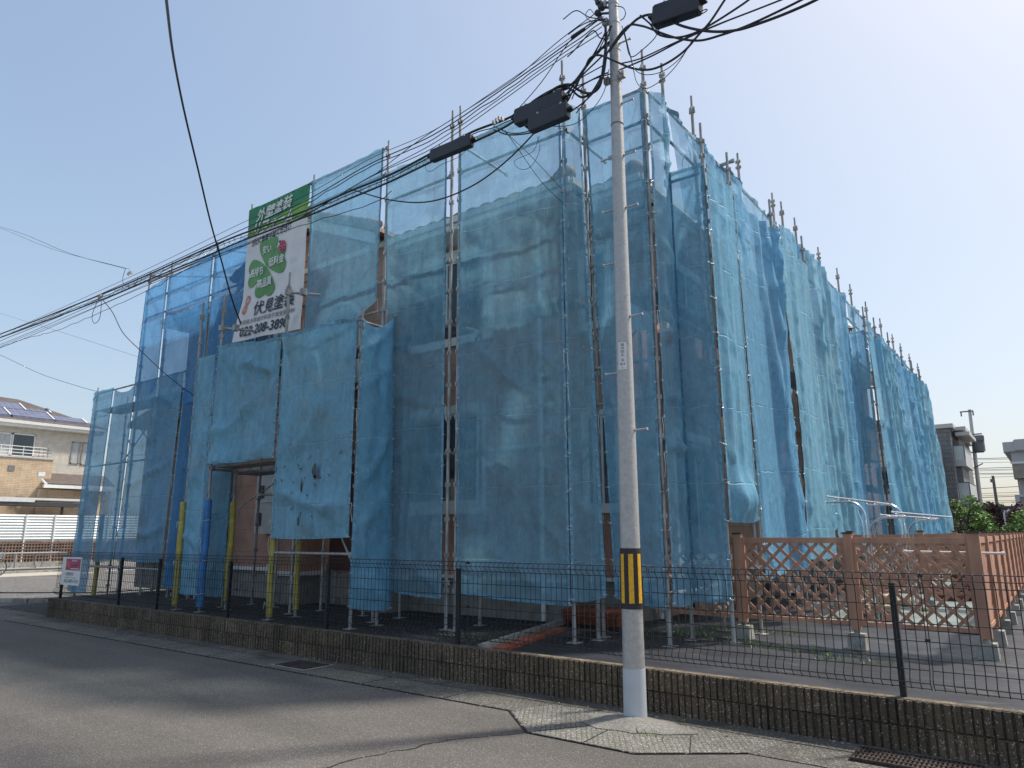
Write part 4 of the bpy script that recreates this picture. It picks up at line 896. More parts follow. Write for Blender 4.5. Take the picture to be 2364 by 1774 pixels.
cap([(-4.52, 9.17, EZ + .17), (-7.9, 12.55, EZ + 1.46)], .15); cap([(-5.42, 8.62, EZ + .16), (-9.2, 12.4, EZ + 1.61)], .14); cap([(-17.2, 8.6, EZ + .12), (-13.4, 12.4, EZ + 1.58)], .12)
# entrance gable
gx, gz = -11.35, EZ + .95
for sgn in (1, -1):
    g = MB()
    g.prism([(gx, 8.05, gz), (gx + sgn * 2.25, 8.05, EZ + .06), (gx + sgn * 2.25, 8.05, EZ + .14), (gx, 8.05, gz + .09)], (0, 3.2, 0)); build('gable_roof', g, tile, rf)
    g = MB(); a = Vector((gx, 8.08, gz + .10)); b = Vector((gx + sgn * 2.3, 8.08, EZ + .16)); n = 8
    for k in range(n): g.tube([a + (b - a) * (k / n), a + (b - a) * ((k + 1.1) / n)], [.085, .07], 10)
    g.ball(a, .12, n=6); build('verge_tile', g, tile, rf)
    g = MB(); g.prism([(gx, 8.10, gz - .20), (gx + sgn * 2.15, 8.10, EZ - .16), (gx + sgn * 2.15, 8.10, EZ + .05), (gx, 8.10, gz)], (0, .05, 0)); build('bargeboard', g, trimw, rf)
g = MB(); g.prism([(gx - 1.7, 8.44, EZ), (gx + 1.7, 8.44, EZ), (gx, 8.44, gz - .1)], (0, .2, 0)); build('gable_wall', g, terra, BD)
# eaves: gutter, fascia, soffit
g = MB()
for (a, b) in (((-17.35, 8.46), (-5.25, 8.46)), ((-5.27, 9.0), (-4.35, 9.0))): g.box((a[0], a[1] - .05, EZ - .10), (b[0], b[1] + .04, EZ + .0)); g.box((a[0], a[1] + .0, EZ - .21), (b[0], b[1] + .05, EZ - .11))
g.box((-5.28, 8.47, EZ - .1), (-5.20, 9.0, EZ)); g.box((-4.40, 9.0, EZ - .10), (-4.31, 28.5, EZ)); g.box((-4.46, 9.02, EZ - .21), (-4.40, 28.4, EZ - .11)); build('gutter', g, trimw, BD)
g = MB(); g.box((-17.2, 8.5, EZ - .22), (-5.3, 9.1, EZ - .20)); g.box((-5.35, 9.06, EZ - .22), (-4.44, 9.7, EZ - .20)); g.box((-4.96, 9.6, EZ - .22), (-4.44, 28, EZ - .20)); build('soffit', g, trimw, BD)
def window(x0, x1, z0, z1, y, trim=.14, side=None, arched=False):
    def bx(g, a0, a1, b0, b1, d0, d1):
        if side is None: g.box((a0, y - d1, b0), (a1, y - d0, b1))
        else: g.box((side + d0, a0, b0), (side + d1, a1, b1))
    g = MB(); t_ = trim
    bx(g, x0 - t_, x1 + t_, z1, z1 + t_, 0, .05); bx(g, x0 - t_, x1 + t_, z0 - t_ * 1.3, z0, 0, .06); bx(g, x0 - t_, x0, z0, z1, 0, .05); bx(g, x1, x1 + t_, z0, z1, 0, .05)
    w = build('window', g, trimw, BD)
    g = MB(); f = .04
    for a0, a1, b0, b1 in ((x0, x1, z1 - f, z1), (x0, x1, z0, z0 + f), (x0, x0 + f, z0 + f, z1 - f), (x1 - f, x1, z0 + f, z1 - f), ((x0 + x1) / 2 - f / 2, (x0 + x1) / 2 + f / 2, z0 + f, z1 - f)): bx(g, a0, a1, b0, b1, 0, .03)
    build('frame', g, white, w)
    g = MB(); bx(g, x0 + f, x1 - f, z0 + f, z1 - f, .003, .01); build('pane', g, glass, w)
window(-9.05, -7.35, 5.05, 6.35, 9.0, .2); window(-9.05, -7.45, 2.1, 3.6, 9.0, .14); window(-5.75, -5.3, 4.9, 6.1, 9.6, .08); window(-5.75, -5.2, 2.0, 3.4, 9.6, .08); window(-14.8, -13.3, 4.9, 6.1, 9.0, .14); window(-16.3, -15.2, 2.0, 3.2, 9.0, .12)
for y0, y1, z0, z1 in ((11.0, 12.7, 4.4, 6.3), (11.0, 12.7, 1.2, 3.2), (15, 16.7, 4.4, 6.3), (15, 16.7, 1.2, 3.2), (19.2, 20.9, 4.4, 6.3), (19.2, 20.9, 1.2, 3.2), (23.2, 24.9, 4.4, 6.3), (23.2, 24.9, 1.2, 3.2)): window(y0, y1, z0, z1, 0, .1, side=-4.95)
# arched blind window in the gable wall
g = MB(); ax_, az_ = -10.35, 5.0
arc = [(ax_ + .55 * math.cos(a), az_ + .55 * math.sin(a)) for a in [math.pi * i / 12 for i in range(13)]]
for (a, b) in zip(arc, arc[1:]): g.bar((a[0], 8.42, a[1] + .35), (b[0], 8.42, b[1] + .35), .06, .07)
g.bar((ax_ - .55, 8.42, 4.3), (ax_ - .55, 8.42, az_ + .35), .07, .06); g.bar((ax_ + .55, 8.42, 4.3), (ax_ + .55, 8.42, az_ + .35), .07, .06)
for a in (40, 90, 140): g.bar((ax_, 8.43, az_ + .35), (ax_ + .5 * math.cos(math.radians(a)), 8.43, az_ + .35 + .5 * math.sin(math.radians(a))), .03, .03)
g.bar((ax_, 8.43, 4.3), (ax_, 8.43, az_ + .4), .03, .03); build('arched_window_frame', g, trimw, BD)
g = MB(); g.prism([(ax_ - .5, 8.448, 4.3), (ax_ + .5, 8.448, 4.3)] + [(ax_ + .5 * math.cos(a), 8.448, az_ + .35 + .5 * math.sin(a)) for a in [math.pi * i / 12 for i in range(13)]], (0, -.006, 0)); build('arched_pane', g, M('pale glazing', (.35, .38, .38), .4, var=.1), BD)
# downpipe, balconies on the side
g = MB(); g.tube([(-6.15, 8.90, .36), (-6.15, 8.90, 6.55), (-6.15, 8.55, 6.78)], .038, 10)
for z in (1.2, 2.6, 4.0, 5.4): g.box((-6.2, 8.9, z), (-6.1, 9.0, z + .03))
build('downpipe', g, trimw, BD)
g = MB(); g.tube([(-4.86, 10.1, .36), (-4.86, 10.1, 6.55), (-4.45, 10.1, 6.78)], .038, 10); build('downpipe', g, trimw, BD)
for y0, y1 in ((10.6, 13.1), (14.6, 17.1), (18.9, 21.3), (22.9, 25.3)):
    g = MB(); g.box((-4.97, y0, 3.75), (-4.30, y1, 3.95)); g.box((-4.36, y0, 3.95), (-4.30, y1, 4.85)); g.box((-4.97, y0, 3.95), (-4.36, y0 + .06, 4.85)); g.box((-4.97, y1 - .06, 3.95), (-4.36, y1, 4.85)); bl = build('balcony', g, terra, BD)
    g = MB(); g.box((-4.99, y0 - .02, 4.85), (-4.28, y0 + .10, 4.91)); g.box((-4.38, y0 - .02, 4.85), (-4.28, y1 + .02, 4.91)); build('coping', g, trimw, bl)
g = MB(); g.box((-13.2, 8.72, 1.62), (-12.25, 8.98, 2.86)); g.box((-13.2, 8.70, 2.24), (-12.25, 8.72, 2.26), ); mt_ = build('meter_cabinet', g, M('grey cabinet', (.45, .45, .44), .5, var=.08), BD)
for (x, z) in ((-13.0, 2.45), (-13.05, 1.9), (-12.5, 2.5)): g = MB(); g.box((x - .07, 8.69, z - .12), (x + .07, 8.70, z + .14)); build('meter', g, blackband, mt_)
g = MB(); g.tube([(-12.7, 8.85, 1.62), (-12.7, 8.85, 1.1), (-12.6, 8.85, .5)], .035, 8); g.box((-13.7, 8.8, 2.9), (-12.3, 9, 3.0)); build('conduit', g, base_c, BD)
# dish aerial by the tower corner
t = thing('satellite_dish', 'round pale satellite dish seen through the corner nets', 'satellite dish', (-4.35, 8.9, 4.6))
g = MB(); dc = Vector((-4.33, 8.85, 4.62)); dn = Vector((.35, -.9, .25)).normalized(); du = dn.cross(Vector((0, 0, 1))).normalized(); dv_ = dn.cross(du)
g.grid(lambda s, t_: dc + (du * math.cos(2 * math.pi * s) + dv_ * math.sin(2 * math.pi * s)) * (.29 * t_) + dn * (.06 * t_ * t_), 28, 5); build('reflector', g, white, t)
g = MB(); g.tube([dc - dn * .0, dc - dn * .12, (-4.93, 9.55, 4.5)], .018, 8); g.tube([dc + dv_ * .27, dc + dn * .28], .008, 6); g.ball(dc + dn * .28, .03); build('bracket', g, galv, t)
# air conditioners / clutter behind the lattice by the house
def acunit(x, y, z, label):
    t = thing('air_conditioner', label, 'air conditioner', (x, y, z), 'outdoor units along the side wall')
    g = MB(); g.box((x - .15, y - .4, z + .06), (x + .15, y + .4, z + .62)); g.box((x - .14, y - .36, z), (x + .14, y - .28, z + .06)); g.box((x - .14, y + .28, z), (x + .14, y + .36, z + .06)); build('casing', g, greylt, t)
    g = MB(); g.tube([(x + .153, y, z + .34), (x + .162, y, z + .34)], .22, 20); build('fan_grille', g, greydk, t)
acunit(-4.65, 11.6, .34, 'outdoor unit seen low through the first lattice bay'); acunit(-4.65, 15.6, .34, 'outdoor unit further back beside the house')
t = MB(); t.tube([(-4.5, 9.6, .75), (-4.3, 10.3, .78), (-4.1, 11.2, .9), (-3.9, 12.2, .88), (-3.8, 13, 1.0)], .045, 8)
one('insulated_pipe', t, white, 'white lagged pipe running low behind the lattice fence', 'pipe')

# worker on the deck
def person():
    me = bpy.data.meshes.new('person'); hp = onY(1957, 762, 19.3); x, y, z = hp.x - .36, 19.3, hp.z - 1.60
    J = {'pel': (0, 0, .92), 'ch': (.16, 0, 1.26), 'nk': (.29, -.01, 1.43), 'hd': (.36, -.03, 1.58), 'ht': (.37, -.03, 1.68), 'ls': (.20, -.18, 1.37), 'rs': (.20, .18, 1.37), 'le': (.12, -.24, 1.14), 're': (.14, .22, 1.14), 'lh': (.26, -.16, 1.04), 'rh': (.27, .15, 1.05),
         'lhp': (0, -.09, .88), 'rhp': (0, .09, .88), 'lk': (.05, -.10, .48), 'rk': (.05, .10, .48), 'la': (0, -.10, .08), 'ra': (0, .10, .08), 'lt': (.14, -.11, .04), 'rt': (.14, .11, .04)}
    K = list(J); rad = {'pel': .13, 'ch': .15, 'nk': .06, 'hd': .085, 'ht': .075, 'ls': .07, 'rs': .07, 'le': .045, 're': .045, 'lh': .032, 'rh': .032, 'lhp': .09, 'rhp': .09, 'lk': .06, 'rk': .06, 'la': .045, 'ra': .045, 'lt': .04, 'rt': .04}
    E_ = [('pel', 'ch'), ('ch', 'nk'), ('nk', 'hd'), ('hd', 'ht'), ('ch', 'ls'), ('ch', 'rs'), ('ls', 'le'), ('rs', 're'), ('le', 'lh'), ('re', 'rh'), ('pel', 'lhp'), ('pel', 'rhp'), ('lhp', 'lk'), ('rhp', 'rk'), ('lk', 'la'), ('rk', 'ra'), ('la', 'lt'), ('ra', 'rt')]
    me.from_pydata([Vector(J[k]) for k in K], [(K.index(a), K.index(b)) for a, b in E_], [])
    o = bpy.data.objects.new('person', me); COL.objects.link(o); o.location = (x, y, z)
    md = o.modifiers.new('s', 'SKIN'); 
    for i, k in enumerate(K): me.skin_vertices[0].data[i].radius = (rad[k], rad[k]) ; me.skin_vertices[0].data[i].use_root = (k == 'pel')
    s2 = o.modifiers.new('d', 'SUBSURF'); s2.levels = 2; s2.render_levels = 2
    bpy.context.view_layer.update(); me2 = bpy.data.meshes.new_from_object(o.evaluated_get(bpy.context.evaluated_depsgraph_get())); o.modifiers.clear(); o.data = me2
    sk = M('skin', (.45, .24, .16), .6, var=.05); cl = M('work jacket', (.16, .19, .24), .8, var=.1)
    me2.materials.clear(); me2.materials.append(cl); me2.materials.append(sk)
    for p in me2.polygons: p.use_smooth = True; c = p.center; p.material_index = 1 if ((c.z > 1.44 and c.x > .26) or (c.x > .22 and .95 < c.z < 1.10)) else 0
    tag(o, 'worker in a white helmet looking over the top of the side nets', 'person')
    g = MB(); hx, hy, hz = x + .37, y - .03, z + 1.625
    g.grid(lambda s, t_: (hx + .118 * math.cos(2 * math.pi * s) * math.cos(t_ * math.pi / 2), hy + .105 * math.sin(2 * math.pi * s) * math.cos(t_ * math.pi / 2), hz + .13 * math.sin(t_ * math.pi / 2)), 20, 6)
    g.grid(lambda s, t_: (hx + (.118 + .04 * t_ * max(0, math.cos(2 * math.pi * s)) + .008 * t_) * math.cos(2 * math.pi * s), hy + (.105 + .01 * t_) * math.sin(2 * math.pi * s), hz - .01 * t_), 20, 1); build('helmet', g, white, o)
    g = MB(); g.ball((hx + .085, hy - .0, hz - .075), .022, sc=(1.1, .6, .9), n=5); build('nose', g, sk, o)
    g = MB(); g.box((hx + .07, hy - .05, hz - .055), (hx + .095, hy + .05, hz - .035)); build('glasses', g, blackband, o)
person()

# ================================================================ BROWN LATTICE FENCES
def lattice_panel(axis, fixed, a, b, z0, z1, th=.012):
    """crossed slats in a frame; axis 'x' runs along x at y=fixed"""
    def P(u, z, d): return (u, fixed + d, z) if axis == 'x' else (fixed + d, u, z)
    g = MB(); nrm = Vector((0, 1, 0)) if axis == 'x' else Vector((1, 0, 0))
    def slat(u0, zz0, u1, zz1, d):
        g.bar(P(u0, zz0, d), P(u1, zz1, d), th, .036, up=Vector((0, 0, 1)))
    g.bar(P(a, z1 + .03, 0), P(b, z1 + .03, 0), .045, .065); g.bar(P(a, z0 - .022, 0), P(b, z0 - .022, 0), .04, .045)
    g.bar(P(a + .015, z0, 0), P(a + .015, z1, 0), .03, .03, up=nrm); g.bar(P(b - .015, z0, 0), P(b - .015, z1, 0), .03, .03, up=nrm)
    H = z1 - z0; sp = .178; c = a - H
    while c < b:
        u0, u1 = max(a, c), min(b, c + H)
        if u1 - u0 > .02: slat(u0, z0 + (u0 - c), u1, z0 + (u1 - c), .007); slat(u0, z1 - (u0 - c), u1, z1 - (u1 - c), -.007)
        c += sp
    return g
def post_brown(par, x, y, top=1.58, w=.046, block=True):
    g = MB(); g.box((x - w, y - w, .53), (x + w, y + w, top)); g.box((x - w * .15, y - w - .002, .54), (x + w * .15, y - w + .004, top - .01)); p = build('post', g, brown, par)
    g = MB(); g.box((x - w - .012, y - w - .012, top), (x + w + .012, y + w + .012, top + .018)); build('post_cap', g, browncap, p)
    if block:
        g = MB(); g.add([(x - .10, y - .10, .26), (x + .10, y - .10, .26), (x + .10, y + .10, .26), (x - .10, y + .10, .26), (x - .085, y - .085, .49), (x + .085, y - .085, .49), (x + .085, y + .085, .49), (x - .085, y + .085, .49)],
                        [(0, 3, 2, 1), (4, 5, 6, 7), (0, 1, 5, 4), (1, 2, 6, 5), (2, 3, 7, 6), (3, 0, 4, 7)]); g.cyl((x, y, .48), (x, y, .54), .032, 8); build('footing_block', g, concrete, par)
FX = [-3.24, -1.96, -.74]
LF = thing('lattice_fence', 'brown lattice fence facing the street right of the nets', 'fence', (-2, 9, .33))
for x in FX: post_brown(LF, x + .0, 9.0, w=.055 if x == -.74 else .046)
for a, b in ((FX[0] + .046, FX[1] - .046), (FX[1] + .046, FX[2] - .055), (-4.4, FX[0] - .046)): build('lattice_panel', lattice_panel('x', 9.0, a, b, .62, 1.475), brown, LF)
SF = thing('lattice_fence', 'long brown fence running back along the right side of the gardens', 'fence', (-.74, 18, .33))
ys = [9.0 + 1.2 * k for k in range(1, 17)]
pr = 9.0
for y in ys:
    post_brown(SF, -.74, y); build('lattice_panel', lattice_panel('y', -.74, pr + .05, y - .046, .62, 1.475), brown, SF); pr = y
for yy, lb in ((14.0, 'brown lattice divider behind the clothes stands'), (19.0, 'middle brown lattice divider across the gardens'), (24.0, 'farthest brown lattice divider across the gardens')):
    DF = thing('lattice_fence', lb, 'fence', (-2, yy, .33))
    xs = [-3.0, -1.9]
    for x in xs: post_brown(DF, x, yy, 1.60)
    build('lattice_panel', lattice_panel('x', yy, -2.96, -1.95, .62, 1.49), brown, DF); build('lattice_panel', lattice_panel('x', yy, -1.86, -.80, .62, 1.49), brown, DF)
g = MB(); g.cyl((-1.40, 9.12, 1.385), (-.50, 9.12, 1.375), .012, 8); g.cyl((-1.42, 9.12, 1.385), (-1.39, 9.12, 1.385), .018, 8); g.cyl((-.52, 9.12, 1.375), (-.49, 9.12, 1.375), .018, 8)
one('laundry_pole', g, white, 'short white pole fixed behind the lattice near the corner post', 'pole')

# clothes stands and poles
def stand(x, y, h, dx, label):
    """tube upright that curves over into a horizontal arm"""
    t = thing('laundry_stand', label, 'laundry stand', (x, y, .37), 'curved steel laundry stands')
    r = .22; sgn = 1 if dx > 0 else -1
    path = [(x, y, .37), (x, y, h - r)] + [(x + sgn * r * (1 - math.cos(a)), y, h - r + r * math.sin(a)) for a in [math.pi / 2 * i / 8 for i in range(1, 9)]] + [(x + dx, y, h)]
    g = MB(); g.tube(path, .0165, 10); g.tube([(x + sgn * .045, y, .37), (x + sgn * .045, y, h - r - .1), (x + sgn * .1, y, h - .12)], .010, 8); build('upright', g, chrome, t)
    for fx in (.35, .75, .98):
        g = MB(); c = Vector((x + dx * fx, y, h + .016)); g.tube([c + Vector((.03, 0, .03)), c + Vector((.02, 0, 0)), c + Vector((-.02, 0, 0)), c + Vector((-.03, 0, .03))], .005, 5); build('hook', g, chrome, t)
stand(-2.26, 11.6, 2.04, -.52, 'nearest curved laundry stand with its arm to the left'); stand(-1.98, 13.0, 2.03, -.50, 'far laundry stand behind the nearest left one')
stand(-2.2, 11.5, 1.80, .50, 'low laundry stand with its arm to the right'); stand(-1.93, 13.0, 1.78, .42, 'rightmost low laundry stand')
for (p, q, lb) in (((-2.66, 11.2, 2.11), (-2.2, 13.5, 2.05), 'upper steel clothes pole across the two left stands'), ((-1.98, 11.2, 1.83), (-1.55, 13.4, 1.80), 'lower steel clothes pole across the two right stands'), ((-1.85, 11.3, 1.87), (-1.35, 13.2, 1.82), 'third clothes pole lying on the right arms')):
    t = thing('clothes_pole', lb, 'pole', p, 'steel clothes poles'); g = MB(); g.cyl(p, q, .013, 8); build('tube', g, chrome, t)
    for e in (p, q): g = MB(); g.ball(e, .018, n=5); build('end_cap', g, white, t)
# garden clutter
def pot(x, y, z, r, h, mat, label, plant=True, box=False):
    t = thing('plant_pot', label, 'plant pot', (x, y, z))
    g = MB()
    if box: g.box((x - r * 1.7, y - r, z), (x + r * 1.7, y + r, z + h)); g.box((x - r * 1.8, y - r * 1.1, z + h * .85), (x + r * 1.8, y + r * 1.1, z + h))
    else: g.tube([(x, y, z), (x, y, z + h * .85), (x, y, z + h * .85), (x, y, z + h)], [r * .72, r * .95, r * 1.08, r * 1.08], 14)
    build('pot', g, mat, t)
    if plant:
        g = MB()
        for k in range(60):
            a = random.uniform(0, 6.28); rr_ = random.uniform(0, r * 1.4); zz = z + h + random.uniform(0, r * 2.2); c = Vector((x + rr_ * math.cos(a), y + rr_ * math.sin(a), zz)); u = Vector((random.gauss(0, 1), random.gauss(0, 1), random.gauss(0, 1))).normalized() * .03; v = u.orthogonal().normalized() * .015
            g.add([c - u, c + v, c + u, c - v], [(0, 1, 2, 3)])
        build('plant', g, leaf2, t)
redb = M('dark red planter', (.16, .05, .035), .6, var=.15)
pot(-1.72, 15.7, .37, .14, .24, redb, 'dark red box planter low behind the second lattice bay', False, True); pot(-1.25, 15.9, .37, .15, .26, redb, 'second dark red planter by the corner post', False, True)
pot(-1.55, 16.2, .60, .13, .22, redb, 'dark red planter stacked on the others', True, True); pot(-2.05, 16.4, .37, .12, .2, concrete, 'grey pot beside the rocks', False)
pot(-2.6, 12.6, .37, .11, .2, M('white pot', (.6, .6, .58), .5, var=.1), 'small white pot with a leafy plant near the stands'); pot(-1.3, 17.2, .37, .15, .3, redb, 'potted shrub further back by the long fence')
def rock(x, y, z, s, label, seed):
    g = MB(); b0 = len(g.v); g.ball((0, 0, 0), 1, n=8)
    g.v = [(x + a * s[0] * (1 + .35 * noise.noise((a * 1.7 + seed, b, c))), y + b * s[1] * (1 + .35 * noise.noise((a, b * 1.7 + seed, c))), z + c * s[2] * (1 + .4 * noise.noise((a, b, c * 1.8 + seed)))) for a, b, c in g.v]
    one('rock', g, M('tan rock', (.42, .34, .24), .9, var=.35, scale=8, bump=.8, bscale=20), label, 'rock', 'rocks in the garden')
rock(-2.55, 14.3, .43, (.22, .16, .1), 'rounded tan rock left of the fence post shadow', 1); rock(-2.2, 14.1, .42, (.16, .14, .09), 'flat tan rock with pebbles', 4); rock(-1.95, 13.4, .41, (.14, .11, .07), 'small pebbly rock nearest the lattice', 7)
g = MB()
for k in range(5):
    for j in range(3): g.obox((-2.42 + j * .17 + random.uniform(-.02, .02), 11.75 + random.uniform(-.05, .05), .39 + k * .042), (.078, .01, 0), (-.02, .2, 0), (0, 0, .018))
one('paving_slabs', g, M('old slabs', (.38, .30, .22), .9, var=.3, scale=9, bump=.5, bscale=30), 'stack of old tan slabs behind the second lattice bay', 'slabs')
# red brick edging strip running from the wall to the house
g = MB(); a = Vector((-5.10, 6.50, .345)); b = Vector((-5.50, 8.35, .352)); n = 9
for k in range(n):
    p = a + (b - a) * (k / n); q = a + (b - a) * ((k + .95) / n); g.bar(p, q, .17, .05)
one('brick_edging', g, brickred, 'strip of red bricks running from the wall towards the house', 'edging')
g = MB(); g.bar((-5.32, 6.46, .35), (-5.85, 9.0, .36), .06, .09); one('kerb_edging', g, concrete, 'mossy concrete edging beside the red brick strip', 'edging')
g = MB()
for k in range(6): g.box((-5.9 + .02 * k, 9.0 - .03 * k, .34 + .035 * k), (-5.0 + .01 * k, 9.5, .37 + .035 * k))
one('brick_steps', g, brickred, 'low red brick step against the house foundation', 'steps')
# weeds
g = MB(); random.seed(3)
for (cx_, cy_, n_, sp) in ((-3.9, 8.9, 130, .5), (-2.9, 8.55, 60, .35), (-2.4, 8.3, 60, .35), (-1.85, 8.0, 40, .25), (-5.6, 7.0, 40, .3), (-3.5, 9.6, 90, .4), (-7.8, 6.22, 8, .1), (-2.9, 5.58, 12, .1)):
    for k in range(n_):
        x = cx_ + random.gauss(0, sp); y = cy_ + random.gauss(0, sp * .25); z = .34 if y > 6.4 else .012; h = random.uniform(.02, .07); a = random.uniform(0, 6.28); d = Vector((math.cos(a), math.sin(a), 0)) * .008
        tip = Vector((x, y, z + h)) + Vector((random.uniform(-.03, .03), random.uniform(-.03, .03), 0)); g.add([Vector((x, y, z)) - d, Vector((x, y, z)) + d, tip], [(0, 1, 2)])
one('weeds', g, leaf1, 'low weeds sprouting along the edges of the black sheet', 'weeds', kind='stuff')

# ================================================================ CABLES
def smooth_path(pts, n=10):
    P_ = [Vector(p) for p in pts]; out = []
    P2 = [P_[0] * 2 - P_[1]] + P_ + [P_[-1] * 2 - P_[-2]]
    for i in range(1, len(P2) - 2):
        for k in range(n):
            t_ = k / n; a, b, c, d = P2[i - 1], P2[i], P2[i + 1], P2[i + 2]
            out.append(.5 * ((2 * b) + (c - a) * t_ + (2 * a - 5 * b + 4 * c - d) * t_ ** 2 + (3 * b - a - 3 * c + d) * t_ ** 3))
    out.append(P_[-1]); return out
def cable(label, pts, r, V=None, group='overhead cables', wob=0, mat=None):
    if V is not None: pts = [onY(x, y, V if not callable(V) else V(x)) for x, y in pts]
    P_ = smooth_path(pts, 8 if not wob else 14); 
    if wob: P_ = [p + Vector((0, .5 * wob * noise.noise((p.x * 3, 3, 0)), wob * noise.noise((p.x * 3.5, 1, 0)))) for p in P_]
    g = MB(); g.tube(P_, r, 6); return one('overhead_cable', g, mat or cablem, label, 'cable', group)
# main bundle along the street (S-pixel measured in the plane of the pole)
B1 = [(-260, 866), (0, 772), (230, 682), (330, 640), (480, 573), (560, 540), (700, 489), (800, 445), (900, 404), (1000, 352), (1090, 305), (1180, 270), (1260, 220), (1320, 195), (1370, 130), (1410, 95)]
B2 = [(-260, 870), (0, 780), (230, 694), (330, 652), (480, 590), (560, 556), (700, 503), (800, 462), (900, 420), (1000, 372), (1090, 330), (1180, 285), (1230, 235), (1300, 200), (1345, 225), (1385, 190), (1400, 110)]
cable('upper thick cable of the main street bundle', B1, .014, 5.97); cable('lower thick cable of the main street bundle', B2, .013, 5.93)
cable('messenger wire carried just under the bundle', [(x, y + 7) for x, y in B1[:-3]] + [(1410, 170)], .006, 5.95, wob=.02)
sp_ = MB()   # lashing spiral round the bundle
PP = smooth_path([onY(x, (y + y2) / 2, 5.95) for (x, y), (x2, y2) in zip(B1[:11], B2[:11])], 30)
hl = []
for i, p in enumerate(PP): a = i * 1.15; hl.append(p + Vector((0, .034 * math.cos(a), .042 * math.sin(a))))
sp_.tube(hl, .0030, 4, False); one('overhead_cable', sp_, cablem, 'thin lashing wire spiralling round the main bundle', 'cable', 'overhead cables')
for i, (y0, y1, r, lb) in enumerate(((497, 34, .004, 'topmost thin wire to the pole head'), (512, 40, .007, 'second thin wire under the topmost one'), (522, 52, .006, 'twisted service wire third from the top'), (548, 62, .005, 'fourth wire from the top of the fan'), (552, 75, .005, 'lowest thin wire of the upper fan'))):
    pts = [(-200, 846 + 5 * i), (0, 772 + 8 * i), (300, 640 + 9 * i), (555, y0 + 20), (700, (y0 + 20) - 63 - 2 * i), (850, y0 - 128 - 3 * i), (1000, 282 + 10 * i + 20), (1150, 190 + 9 * i + 14), (1280, 108 + 8 * i + 6), (1390, y1)]
    cable(lb, pts, r, 5.98, wob=.03 if i == 2 else 0)
cable('lower separate wire rising from the left', [(-200, 905), (0, 803), (140, 760), (340, 672), (420, 628), (540, 575), (700, 520), (860, 470), (905, 440)], .005, 5.96, wob=.03)
cable('thin wire below the separate wire', [(-200, 880), (0, 800), (230, 705), (400, 628), (520, 574), (640, 515)], .004, 5.96)
cable('sagging black drop cable across the front nets', [(805, 436), (900, 462), (990, 466), (1080, 435), (1160, 380), (1240, 300), (1330, 190), (1390, 130)], .009, 6.1)
cable('thin wire slung from the bundle to the front upright', [(1165, 300), (1200, 350), (1250, 420), (1306, 476)], .004, lambda x: 6 + (x - 1165) * .010)
cable('second thin wire reaching the front upright', [(1155, 295), (1220, 355), (1300, 440)], .004, lambda x: 6 + (x - 1155) * .009)
cable('wire from the pole down over the closure boxes', [(870, 400), (960, 330), (1065, 262), (1190, 180), (1290, 95), (1390, 20)], .005, 5.9)
cable('steep wire crossing to the pole above the boxes', [(1180, 270), (1250, 190), (1320, 90), (1380, 45)], .005, 5.9)
cable('heavy drop cable curving down past the banner', [onY(370, -120, 1.6), onY(384, 0, 2.4), onY(400, 128, 3.2), onY(425, 256, 4.0), onY(458, 395, 4.8), onY(486, 513, 5.5), onY(513, 609, 6.1), onY(535, 690, 6.6), onY(556, 748, 6.95)], .0135)
cable('wire from the far left joining the bundle', [onY(-60, 505, 7), onY(0, 524, 6.8), onY(60, 543, 6.6), onY(160, 585, 6.3), onY(290, 621, 6.0)], .005); cable('second wire from the far left joining the bundle', [onY(-60, 512, 7), onY(0, 527, 6.8), onY(120, 575, 6.4), onY(300, 622, 6.0)], .004)
cable('service wire from the bundle down to the low nets', [(235, 690), (260, 722), (285, 770), (330, 815), (380, 862), (415, 890), (450, 915)], .008, lambda x: 6.0 + (x - 235) * .0085)
cable('wire ending at the far left upright', [onY(-80, 790, 8), onY(0, 820, 8), (onY(90, 862, 8)), onY(180, 892, 8), onY(228, 905, 8)], .006)
cable('thin far wire behind the left nets', [onY(-60, 705, 14), onY(0, 724, 14), onY(150, 770, 14), onY(330, 828, 14)], .006)
cable('looped slack hanging under the bundle', [(228, 690), (215, 720), (213, 738), (219, 747), (230, 735), (234, 700), (230, 690)], .006, 5.97); cable('small loop by the dead-end clamps', [(290, 620), (284, 640), (285, 655), (300, 664), (314, 655), (318, 640)], .005, 5.95)
# wires from the pole to the upper right
for lb, pts, r in (('thick cable leaving the pole to the upper right', [(1405, 120), (1440, 75), (1475, 42), (1510, 34), (1540, 45), (1580, 62), (1640, 73), (1700, 70), (1760, 52), (1830, 25), (1900, -8), (1990, -60)], .013),
                   ('second thick cable sagging to the upper right', [(1400, 125), (1445, 64), (1480, 60), (1530, 78), (1570, 90), (1615, 94), (1660, 83), (1720, 62), (1790, 30), (1860, -5), (1940, -50)], .011),
                   ('looping cable from the box back over the upper right', [(1478, 36), (1500, 55), (1520, 80), (1560, 87), (1600, 78), (1640, 58), (1700, 20), (1735, -5), (1790, -50)], .010),
                   ('cable dipping low in front of the corner then rising right', [(1350, 160), (1362, 135), (1385, 128), (1420, 142), (1460, 158), (1500, 161), (1540, 146), (1580, 118), (1610, 84), (1640, 50), (1670, 5), (1700, -40)], .011),
                   ('straight cable from the lower bracket to the upper right', [(1430, 162), (1500, 132), (1570, 96), (1650, 60), (1740, 25), (1830, -10), (1900, -35)], .008),
                   ('upper cable from the lower bracket to the right', [(1430, 148), (1480, 135), (1560, 98), (1640, 65), (1700, 40)], .007)):
    cable(lb, pts, r, 5.86)
